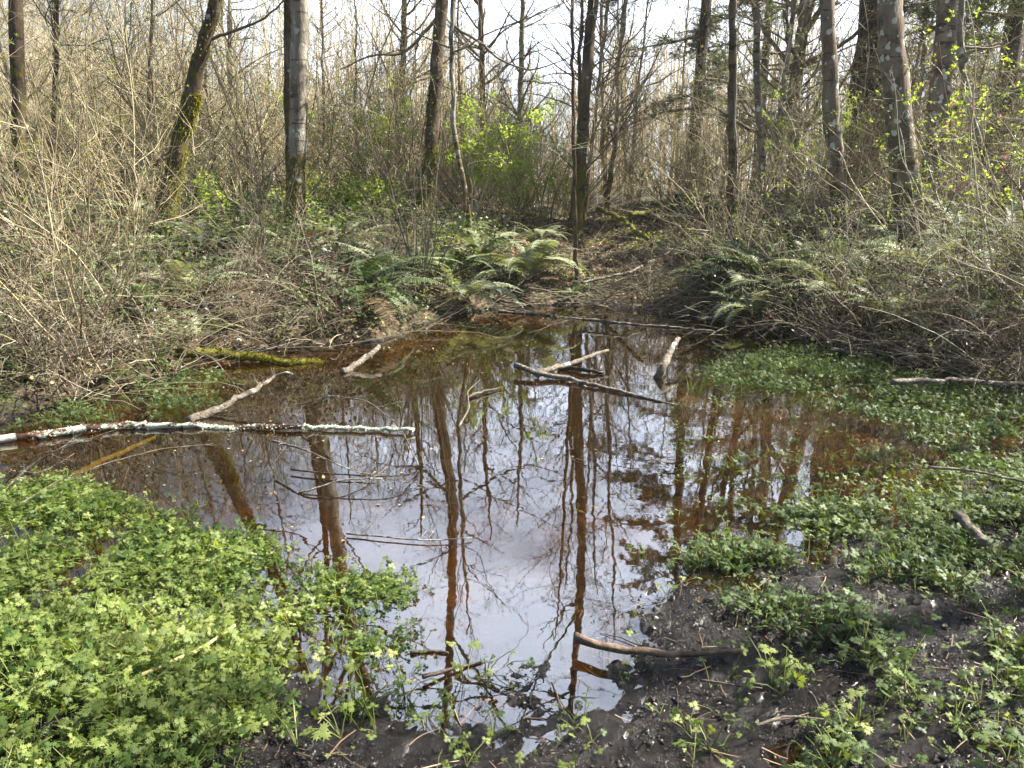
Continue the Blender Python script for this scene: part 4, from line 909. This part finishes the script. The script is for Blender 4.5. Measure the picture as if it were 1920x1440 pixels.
log('fallen_branch', 'long bare twig reaching up from the water at the left edge', [(0, 925), (60, 870), (120, 835), (200, 812), (270, 790)], 4, 'driftwood', 19, zs=[.0, .10, .2, .25, .3], taper=.3, twigs=6, lump=.02)
log('fallen_branch', 'thin curved twig arching over the water below the lichen log', [(30, 950), (110, 900), (200, 868), (300, 842), (400, 832)], 2.6, 'driftwood', 20, zs=[.02, .08, .12, .12, .08], taper=.3, twigs=5, lump=.02)
log('fallen_branch', 'pale drooping dead branch touching the water left of centre', [(510, 826), (570, 842), (630, 868), (675, 886), (712, 890)], 5, 'driftwood', 21, zs=[.12, .14, .10, .05, .0], taper=.3, twigs=12, lump=.02)
log('fallen_branch', 'pale horizontal twig lying on the water in front of the mirrored trunk', [(650, 1000), (720, 1007), (800, 1014), (885, 1008)], 3.5, 'driftwood', 22, z=.012, taper=.5, twigs=4, lump=.02)
log('fallen_branch', 'thin curved stick on the dark mud at the lower right', [(1418, 1360), (1480, 1345), (1548, 1350)], 6, 'driftwood', 23, z=.075, taper=.5, lump=.02)
log('fallen_branch', 'thin dark stick on the mud below the thick bare stick', [(1312, 1275), (1370, 1286), (1430, 1290)], 5, 'wet', 24, z=.06, taper=.5, lump=.02)
log('fallen_branch', 'dark crossing twig hanging over the water under the lichen log', [(545, 880), (620, 888), (705, 893)], 4, 'wet', 25, z=.02, taper=.5, twigs=4, lump=.02)
log('fallen_branch', 'bare branch lying on the left bank below the edge trunk', [(10, 443), (90, 452), (170, 466), (250, 492)], 9, 'driftwood', 26, zs=[.62, .6, .55, .5], taper=.5, twigs=6)
log('fallen_branch', 'leaning bare stick rising from the left water edge', [(350, 650), (385, 580), (410, 510), (425, 470)], 5, 'driftwood', 27, zs=[.05, .30, .5, .6], taper=.5, twigs=8)
log('fallen_log', 'reddish fallen log in the shade behind the right hand trunks', [(1268, 368), (1350, 374), (1470, 380)], 12, 'brown', 28, zs=[1.12, 1.1, 1.1], taper=.8)
log('fallen_branch', 'yellow mossy branch lying on the sunny litter slope', [(1120, 392), (1165, 408), (1190, 432), (1215, 447)], 9, 'mosslog', 29, zs=[.95, .92, .82, .78], taper=.6, moss=300)
log('fallen_branch', 'second mossy branch across the top of the litter slope', [(1180, 402), (1240, 394), (1300, 380)], 8, 'mosslog', 30, zs=[.95, .97, 1.0], taper=.6, moss=300)
log('fallen_branch', 'grey stick at the right frame edge over dark water', [(1740, 876), (1830, 885), (1930, 905)], 6, 'driftwood', 31, z=.05, taper=.6, lump=.02)
log('fallen_branch', 'pale stick crossing the middle of the litter slope', [(1090, 530), (1180, 510), (1260, 470)], 5, 'driftwood', 32, zs=[.3, .4, .5], taper=.5, twigs=5, lump=.02)
log('fallen_branch', 'bleached curled branch reaching down from the right bank to the dark water', [(1310, 600), (1350, 592), (1400, 560)], 7, 'driftwood', 33, zs=[.04, .08, .2], taper=.5, twigs=5, lump=.02)
log('sunken_stem', 'yellow mossy stem lying under the water below the lichen log', [(110, 905), (200, 862), (290, 820)], 12, 'mosslog', 34, z=-.03, taper=.7, cat='stem')

for i_, (lb_, pts_, zs_, k_) in enumerate([
    ('dead twig curving out over the water right of the bleached branch', [(560, 760), (620, 742), (690, 752), (750, 800), (785, 870)], [.10, .22, .24, .15, .02], 9),
    ('low dead twig spreading on the water before the drooping branch', [(560, 925), (640, 900), (720, 895), (800, 912)], [.0, .05, .06, .0], 10),
    ('dead branch dangling from the left bank over the mossy log', [(330, 640), (400, 672), (440, 720), (455, 745)], [.25, .22, .12, .02], 8),
    ('forked dead twig in the shallows at the left frame edge', [(10, 905), (40, 880), (70, 890), (140, 850)], [.02, .12, .12, .18], 8),
    ('thin dead branch hanging over the dark water at the right bank', [(1560, 620), (1620, 640), (1700, 640), (1780, 668)], [.25, .22, .25, .15], 10),
    ('gnarled pale branch reaching out from the right frame edge', [(1930, 600), (1860, 625), (1800, 610), (1730, 650)], [.45, .40, .42, .25], 12),
    ('bare bent twig rising from the water near the half sunk log', [(860, 800), (880, 765), (876, 735), (900, 712)], [.0, .05, .08, .1], 6)]):
    log('fallen_branch', lb_, pts_, 3.6, 'driftwood', 60 + i_, zs=zs_, taper=.3, twigs=k_, lump=.03)
# ------------------------------------------------------------------ leaf carpet
def leaflet():
    o = [(0, 0)]
    prof = [(.12, .24), (.46, .36), (.20, .50), (.52, .78), (.20, .70), (.17, 1.05), (0, .80)]
    o += prof + [(-x, y) for x, y in prof[-2::-1]]
    o = np.array([(x, y, -.10 * (abs(x) * 2) ** 2 + .04 * math.sin(y * 6)) for x, y in o])
    c = np.array([[0, .45, .03]]); V = np.concatenate([c, o]); n = len(o)
    return V, np.array([(0, 1 + i, 1 + (i + 1) % n) for i in range(n)])
LV, LT = leaflet()
def cup_leaf():
    """three lobed leaflets; y is outwards, z up"""
    V = []; T = []
    for k, a in enumerate((0, 1.15, -1.15)):
        c, s = math.cos(a), math.sin(a); R = np.array([[c, -s, 0], [s, c, 0], [0, 0, 1]]); sc_ = 1.0 if k == 0 else .86
        v = (LV * sc_) @ R.T; v[:, :2] += np.array([-s, c]) * (.16 if k == 0 else .03); V.append(v); T.append(LT + len(LV) * k)
    return np.concatenate(V), np.concatenate(T)
CV, CTR = cup_leaf()
def plants(pos, size, rng, nl=(4, 7), hmul=1.0):
    """buttercup like plants at pos: returns leaf mesh, stem mesh"""
    lf, st = MB(), MB(); n = len(pos); cnt = rng.integers(nl[0], nl[1] + 1, n); idx = np.repeat(np.arange(n), cnt); K = len(idx)
    a = rng.uniform(0, 2 * math.pi, K); sz = size[idx] * rng.uniform(.55, 1.2, K)
    ln = sz * rng.uniform(.8, 2.7, K) * hmul; el = rng.uniform(.35, 1.35, K)
    o = np.stack([np.cos(a) * np.cos(el), np.sin(a) * np.cos(el), np.sin(el)], 1); tip = pos[idx] + o * ln[:, None]
    tip[:, 2] = np.maximum(tip[:, 2], .01)
    mid = (pos[idx] + tip) / 2 + np.array([0, 0, 1]) * (ln * .12)[:, None]
    tubes(st, np.stack([pos[idx], mid, tip], 1), np.tile([.0018, .0016, .0013], (K, 1)) * (sz / .045)[:, None] ** .5, 3, rng.random(K))
    Yd = nrm(np.stack([np.cos(a), np.sin(a), rng.normal(.08, .42, K)], 1)); upv = np.array([0, 0, 1.]) + rng.normal(size=(K, 3)) * .5
    Xd = nrm(np.cross(Yd, upv)); Zd = np.cross(Xd, Yd); pt = np.clip(.5 + .55 * fbm(pos[idx, 0] + 9, pos[idx, 1], 2.2, 3) + rng.normal(0, .12, n)[idx] + rng.normal(0, .20, K), 0, 1)
    place_many(lf, CV, CTR, tip, Xd, Yd, Zd, sz * .52, pt)
    return lf, st
def carpet(name, label, P, n, size, mat_, seed, dens=None, edge=.25, hmul=1.0, nl=(4, 7)):
    rng = np.random.default_rng(seed); P = poly(P); lo = P.min(0); hi = P.max(0); out = []
    while sum(map(len, out)) < n:
        q = rng.uniform(lo, hi, (4000, 2)); d = -sdist(q[:, 0], q[:, 1], P)
        pr = smooth(0, edge, d) * (d > 0); pr = pr * (.06 + .94 * smooth(-.20, .22, fbm(q[:, 0] + seed, q[:, 1], 4.2, 4, .7))) 
        if dens is not None: pr = pr * dens(q[:, 0], q[:, 1])
        out.append(q[rng.random(4000) < pr])
    q = np.concatenate(out)[:n]; z = np.maximum(terrain(q[:, 0], q[:, 1]), -.04)
    pos = np.stack([q[:, 0], q[:, 1], z], 1); sz = rng.uniform(size[0], size[1], n)
    lf, st = plants(pos, sz, rng, nl, hmul)
    t = tag(lf.build(name, M[mat_], smooth=False), label, 'ground cover', kind='stuff')
    s2 = st.build('stems', M['stemgreen'], t); s2['kind'] = 'stuff'
    return t
carpet('leaf_carpet', 'bright green lobed leaf carpet filling the near left shallows', [(-300, 920), (0, 895), (140, 885), (260, 930), (400, 985), (520, 1040), (560, 1150), (520, 1280), (430, 1420), (420, 1600), (-300, 1600)], 3500, (.022, .045), 'buttercup', 51, edge=.22)
carpet('leaf_carpet', 'sparser bright leaf patch at the inner edge of the left shallows', [(380, 985), (520, 1000), (660, 1065), (785, 1085), (790, 1190), (720, 1270), (640, 1330), (560, 1450), (380, 1600), (420, 1300)], 430, (.022, .038), 'buttercup', 52, edge=.08)
carpet('leaf_carpet', 'dark green leaf bed spreading from the right bank over the water', [(1300, 690), (1440, 640), (1600, 655), (1760, 700), (2100, 760), (2250, 1000), (1800, 900), (1640, 800), (1420, 740), (1290, 720)], 1900, (.026, .044), 'buttercup_dark', 53, edge=.3, hmul=1.1)
carpet('leaf_carpet', 'band of leaves crossing the shallows at the right', [(1240, 1060), (1290, 1000), (1480, 940), (1640, 900), (1800, 860), (2100, 850), (2200, 1200), (1900, 1220), (1700, 1140), (1500, 1090), (1300, 1100)], 1350, (.026, .044), 'buttercup_dark', 54, edge=.15)
carpet('leaf_carpet', 'few scattered leaves floating over the brown shallows at the right', [(1340, 860), (1560, 830), (1760, 850), (1760, 940), (1500, 970), (1300, 1000)], 130, (.025, .04), 'buttercup_dark', 55, edge=.1, nl=(2, 4))
carpet('leaf_carpet', 'thin leaves scattered over the mud at the lower right', [(1280, 1100), (1500, 1110), (1800, 1200), (2100, 1230), (2100, 1600), (1500, 1600), (1480, 1400), (1600, 1300), (1380, 1180)], 170, (.03, .048), 'buttercup_dark', 56, edge=.1)
carpet('leaf_carpet', 'small leaves along the left bank above the lichen log', [(-100, 800), (60, 740), (200, 715), (360, 690), (450, 700), (420, 760), (250, 790), (0, 810)], 260, (.03, .045), 'buttercup_dark', 57, edge=.1)
carpet('leaf_carpet', 'low green leaves under the bright shrub right of the pale grey trunk', [(430, 352), (560, 350), (700, 352), (700, 372), (560, 380), (430, 372)], 400, (.12, .2), 'buttercup', 58, edge=.2) if False else None

carpet('leaf_carpet', 'ragged sprouts thinning out from the left leaves into open water', [(240, 905), (420, 950), (620, 1030), (800, 1060), (830, 1230), (760, 1290), (520, 1180), (480, 1040)], 90, (.022, .036), 'buttercup', 59, edge=.05, nl=(3, 5))
carpet('leaf_carpet', 'loose sprouts standing in the amber shallows at the right', [(1220, 720), (1420, 760), (1640, 820), (1760, 880), (1600, 960), (1300, 990), (1200, 1080), (1150, 1060), (1260, 900)], 120, (.02, .036), 'buttercup_dark', 60, edge=.05, nl=(3, 5))
carpet('seedlings', 'tiny seedlings strewn over the wet mud at the bottom', [(620, 1300), (900, 1330), (1100, 1250), (1300, 1200), (1700, 1240), (2000, 1300), (2000, 1600), (560, 1600)], 110, (.014, .032), 'buttercup', 62, edge=.05, nl=(2, 5))
carpet('leaf_carpet', 'larger nearest leaves filling the bottom left corner', [(-300, 1180), (60, 1160), (330, 1290), (560, 1330), (600, 1400), (560, 1620), (-300, 1620)], 620, (.026, .05), 'buttercup', 63, edge=.06)
# single sprouts standing by themselves in the mud and shallows
rsp = np.random.default_rng(61)
sprouts = [(872, 1262, .05, 9, 'leafy sprout alone in the shallows before the mirrored dark trunk'), (912, 1250, .04, 6, 'small sprout right of the leafy sprout in the shallows'), (935, 1238, .035, 5, 'outermost tiny sprout at the open water'),
           (665, 1330, .055, 11, 'tufted sprout with long upright stems on the near mud'), (690, 1300, .05, 9, 'sprout at the right foot of the left leaf carpet'), (925, 1376, .045, 5, 'small sprout on the mud below the pond tip'),
           (640, 1398, .05, 6, 'sprout on the mud at the bottom left of centre'), (560, 1430, .055, 7, 'sprout at the bottom edge beside the leaf carpet'), (800, 1340, .04, 5, 'sprout on the near shore under the pond tip'),
           (760, 1300, .045, 6, 'pale sprout by the dull shallow stick'), (705, 1395, .035, 4, 'tiny sprout on the bare near mud'), (1445, 1290, .055, 9, 'sprout right of the thin dark stick on the mud'),
           (1465, 1320, .045, 6, 'leafy sprout below the thin dark stick'), (1290, 1380, .04, 5, 'low sprout at the lower centre right mud'), (1690, 1290, .055, 9, 'dark leaved sprout on bare mud at the right'),
           (1250, 1110, .04, 6, 'sprout at the end of the open water beside the stick'), (1175, 1160, .03, 4, 'tiny sprout left of the mud mound'), (1330, 1420, .05, 7, 'sprout cut by the bottom edge right of centre'),
           (1560, 1400, .055, 8, 'spreading sprout at the bottom right'), (1610, 1370, .05, 7, 'sprout beside the spreading sprout'), (1790, 1380, .055, 8, 'pale sprout at the bottom right corner'), (1860, 1330, .05, 7, 'sprout near the right edge on the mud'),
           (1210, 1240, .03, 4, 'tiny sprout under the thick bare stick'), (1100, 950, .028, 4, 'floating sprout beside the mirrored trunk at the centre'), (1370, 1270, .04, 5, 'sprout above the thin dark stick')]
for u, v, s, k, lb in sprouts:
    q = on(u, v, .01); zz = max(tz(q[0], q[1]), -.03)
    lf, st = plants(np.array([[0, 0, 0.]]), np.array([s]), rsp, (k, k), 1.15)
    t = thing('buttercup_plant', lb, 'plant', (q[0], q[1], zz)); lf.build('leaves', M['buttercup'], t, smooth=False); st.build('stems', M['stemgreen'], t)

# grass tufts
def grass(u, v, n, h, lb):
    q = on(u, v, .01); mb = MB(); d = np.tile([0, 0, 1.], (n, 1)) + rsp.normal(size=(n, 3)) * .35
    P, R = walk(rsp.normal(size=(n, 3)) * np.array([.03, .03, 0]), d, rsp.uniform(.5, 1, n) * h, 8, -.10, .05, rsp, np.full(n, .003), .15)
    tubes(mb, P, R, 3, rsp.random(n)); o = mb.build('grass_tuft', M['grass']); o.location = (q[0], q[1], max(tz(q[0], q[1]), -.03)); tag(o, lb, 'grass tuft')
grass(1370, 735, 16, .28, 'bright grass tuft arching over the water at the right')
grass(1300, 730, 12, .22, 'pale grass tuft left of the bright arching grass')
grass(672, 1345, 22, .14, 'short upright grass tuft on the near mud left of centre')
grass(60, 1010, 12, .2, 'grass blades in the left leaf carpet')

# ------------------------------------------------------------------ litter, debris, floating bits
rl = np.random.default_rng(71)
def litter(name, label, n, s, Y0, Y1, size, mat_, cond, seed, zoff=.008, flat=.35, wide=1.2):
    rng = np.random.default_rng(seed); out = []; tot = 0
    while tot < n:
        Y = np.sqrt(rng.uniform(Y0 ** 2, Y1 ** 2, 20000)); x = rng.uniform(s[0], s[1], 20000) * Y; d = sdist(x, Y); m = cond(x, Y, d); out.append(np.stack([x[m], Y[m]], 1)); tot += m.sum()
    q = np.concatenate(out)[:n]; z = np.maximum(terrain(q[:, 0], q[:, 1]), 0) + zoff
    mb = MB(); a = rng.uniform(0, 6.28, n); leaves(mb, np.stack([q[:, 0], q[:, 1], z], 1), np.stack([np.cos(a), np.sin(a), .1 * rng.normal(size=n)], 1), size, rng, flat=flat, wide=wide)
    return tag(mb.build(name, M[mat_], smooth=False), label, 'debris', kind='stuff')
litter('leaf_litter', 'old brown leaves covering the far banks', 42000, (-.8, .8), 4.8, 18, .055, 'litter', lambda x, y, d: (d > -.02) & (y > 5), 72, flat=.6)
litter('mud_debris', 'small dead leaf bits and bark strewn over the near mud', 2600, (-.75, .8), 1.3, 4.5, .012, 'mudleaf', lambda x, y, d: (d > -.1) & (y < 4.5) & (fbm(x, y, 4, 3) > -.05), 73, flat=.6, wide=.6)
litter('floating_leaves', 'old leaves and specks afloat on the pond', 420, (-.7, .7), 2.2, 9.3, .022, 'litter', lambda x, y, d: (d < -.05) & (fbm(x, y, 1.2, 3) > .02), 74, zoff=.003, flat=.05)
def undergrowth(label, n, u0, u1, Y0, Y1, hmax, size, mat_, seed, th):
    rng = np.random.default_rng(seed); out = []; tot = 0
    while tot < n:
        Y = rng.uniform(Y0, Y1, 20000); x = rng.uniform(u0, u1, 20000) * Y; m = (sdist(x, Y) > .0) & (fbm(x + seed, Y, 1.3, 3) > th); out.append(np.stack([x[m], Y[m]], 1)); tot += m.sum()
    q = np.concatenate(out)[:n]; h = rng.uniform(.02, 1, n) ** 1.5 * hmax * smooth(th, th + .3, fbm(q[:, 0] + seed, q[:, 1], 1.3, 3))
    mb = MB(); a = rng.uniform(0, 6.28, n); leaves(mb, np.stack([q[:, 0], q[:, 1], terrain(q[:, 0], q[:, 1]) + h], 1), np.stack([np.cos(a), np.sin(a), .3 * rng.normal(size=n)], 1), size, rng, flat=.6, wide=1.3)
    return tag(mb.build('ground_cover', M[mat_], smooth=False), label, 'ground cover', kind='stuff')
undergrowth('low dull green leaves trailing over the left bank', 16000, -.70, 0, 5, 12, .50, .05, 'buttercup_dark', 81, -.10)
undergrowth('brown and purple old bramble leaves hanging low over the left bank', 5000, -.70, -.2, 5, 9.5, .70, .06, 'purple', 85, -.05)
undergrowth('low dull green leaves trailing over the shaded right bank', 8000, .22, .72, 5, 12, .30, .045, 'buttercup_dark', 82, -.05)
undergrowth('fresh green ground plants glowing behind the pale grey trunk', 14000, -.40, -.13, 11.2, 15.5, .75, .07, 'young', 83, .0)
undergrowth('small fresh leaves on the sunny litter slope', 2600, -.1, .3, 9.5, 16, .15, .045, 'young', 84, .08)
litter('leaf_litter', 'pale yellow old leaves on the open litter slope', 9000, (-.02, .28), 9.2, 16, .06, 'litter', lambda x, y, d: (d > .25), 75, flat=.5)
# crumbs and clods of wet mud
OCT = np.array([[1, 0, 0], [0, 1, 0], [-1, 0, 0], [0, -1, 0], [.6, .6, .5], [-.6, .6, .55], [-.6, -.6, .5], [.6, -.6, .5], [0, 0, .8]])
OTR = np.array([[0, 4, 7], [0, 1, 4], [1, 5, 4], [1, 2, 5], [2, 6, 5], [2, 3, 6], [3, 7, 6], [3, 0, 7], [4, 5, 8], [5, 6, 8], [6, 7, 8], [7, 4, 8]])
mb = MB(); n = 90000; Y = np.sqrt(rl.uniform(1.6, 20, n)); x = rl.uniform(-.75, .8, n) * Y; d = sdist(x, Y); m = (d > -.10) & (Y < 4.6) & (fbm(x, Y, 3.3, 4, .7) > -.22); x = x[m]; Y = Y[m]; n = len(x)
Xd = nrm(rl.normal(size=(n, 3)) * np.array([1, 1, .35])); Yd = nrm(np.cross(np.array([0, 0, 1.]), Xd)); Zd = np.cross(Xd, Yd); sz = .0018 + .0042 * rl.random(n) ** 3 + .010 * (rl.random(n) > .985)
v0 = mb.n; place_many(mb, OCT, OTR, np.stack([x, Y, terrain(x, Y) - .0005], 1), Xd, Yd * rl.uniform(.5, 1.3, (n, 1)), Zd * rl.uniform(.5, 1, (n, 1)), sz, rl.random(n))
mb.v[-1] = mb.v[-1] + rl.normal(size=mb.v[-1].shape) * np.repeat(sz, 9)[:, None] * .22
M['crumb'] = twigmat('mud_crumb', [(.1, (.008, .0065, .0055)), (.5, (.022, .018, .016)), (.9, (.055, .045, .038))], rough=.34, spec=.5, objrand=False)
tag(mb.build('mud_crumbs', M['crumb'], smooth=False), 'crumbs and clods of wet black mud', 'mud', kind='stuff')
mb = MB(); n = 900; Y = np.sqrt(rl.uniform(1.6, 16, n)); x = rl.uniform(-.75, .8, n) * Y; m = sdist(x, Y) > -.05; x = x[m]; Y = Y[m]; n = len(x); a = rl.uniform(0, 6.28, n)
P, R = walk(np.stack([x, Y, terrain(x, Y) + .004], 1), np.stack([np.cos(a), np.sin(a), 0 * a], 1), rl.uniform(.03, .16, n), 5, 0, .12, rl, rl.uniform(.0012, .0032, n), .5); tubes(mb, P, R, 3, rl.random(n))
tag(mb.build('twig_debris', M['twig_red']), 'small broken twigs pressed into the near mud', 'debris', kind='stuff')
mb = MB(); n = 9000; Y = np.sqrt(rl.uniform(24, 190, n)); x = rl.uniform(-.75, .75, n) * Y; d = sdist(x, Y); m = (d > -.18) & (rl.random(n) < np.where(d < .8, .9, .25)); x = x[m]; Y = Y[m]; n = len(x); a = rl.uniform(0, 6.28, n)
P, R = walk(np.stack([x, Y, np.maximum(terrain(x, Y), 0) + .03], 1), np.stack([np.cos(a), np.sin(a), np.abs(rl.normal(size=n)) * .25], 1), rl.uniform(.2, 1.2, n), 7, -.02, .12, rl, rl.uniform(.002, .006, n), .4); tubes(mb, P, R, 3, rl.random(n))
tag(mb.build('fallen_twigs', M['twig_grey']), 'tangle of fallen twigs on the far banks', 'debris', kind='stuff')

# thin sunlit spring haze between the trunks
hb = MB(); X0, X1, Y0_, Y1_, Z0, Z1 = -90, 90, -12, 125, -2.5, 24
hb.add([(a, b, c) for a in (X0, X1) for b in (Y0_, Y1_) for c in (Z0, Z1)], [(0, 1, 3, 2), (4, 6, 7, 5), (0, 4, 5, 1), (2, 3, 7, 6), (0, 2, 6, 4), (1, 5, 7, 3)])
hm, hn, hl = mat('haze'); pv = hn.new('ShaderNodeVolumePrincipled'); pv.inputs['Color'].default_value = (.98, .96, .90, 1); pv.inputs['Density'].default_value = .0008; pv.inputs['Anisotropy'].default_value = .3
ho = hn.new('ShaderNodeOutputMaterial'); hl(pv.outputs[0], ho.inputs['Volume'])
tag(hb.build('haze', hm, smooth=False), 'thin pale sunlit haze among the far trees', 'haze', kind='stuff')
# ------------------------------------------------------------------ labels of look-alikes: place in the photograph, from the left
ORD = ['leftmost', 'second', 'third', 'fourth', 'fifth', 'sixth', 'seventh', 'eighth', 'ninth', 'tenth', 'eleventh', 'twelfth', 'thirteenth', 'fourteenth', 'fifteenth', 'sixteenth', 'seventeenth', 'eighteenth', 'nineteenth', 'twentieth']
same = {}
for o in sc.objects:
    if o.parent is None and 'label' in o and o.get('group'): same.setdefault(o['label'], []).append(o)
for lb, os_ in same.items():
    if len(os_) < 2 or len(os_) > 20: continue
    os_.sort(key=lambda o: o.location.x / (o.location.y * CT + .9 * ST))
    for i, o in enumerate(os_): o['label'] = lb + (', leftmost one' if i == 0 else ', rightmost one' if i == len(os_) - 1 else ', %s from left' % ORD[i])
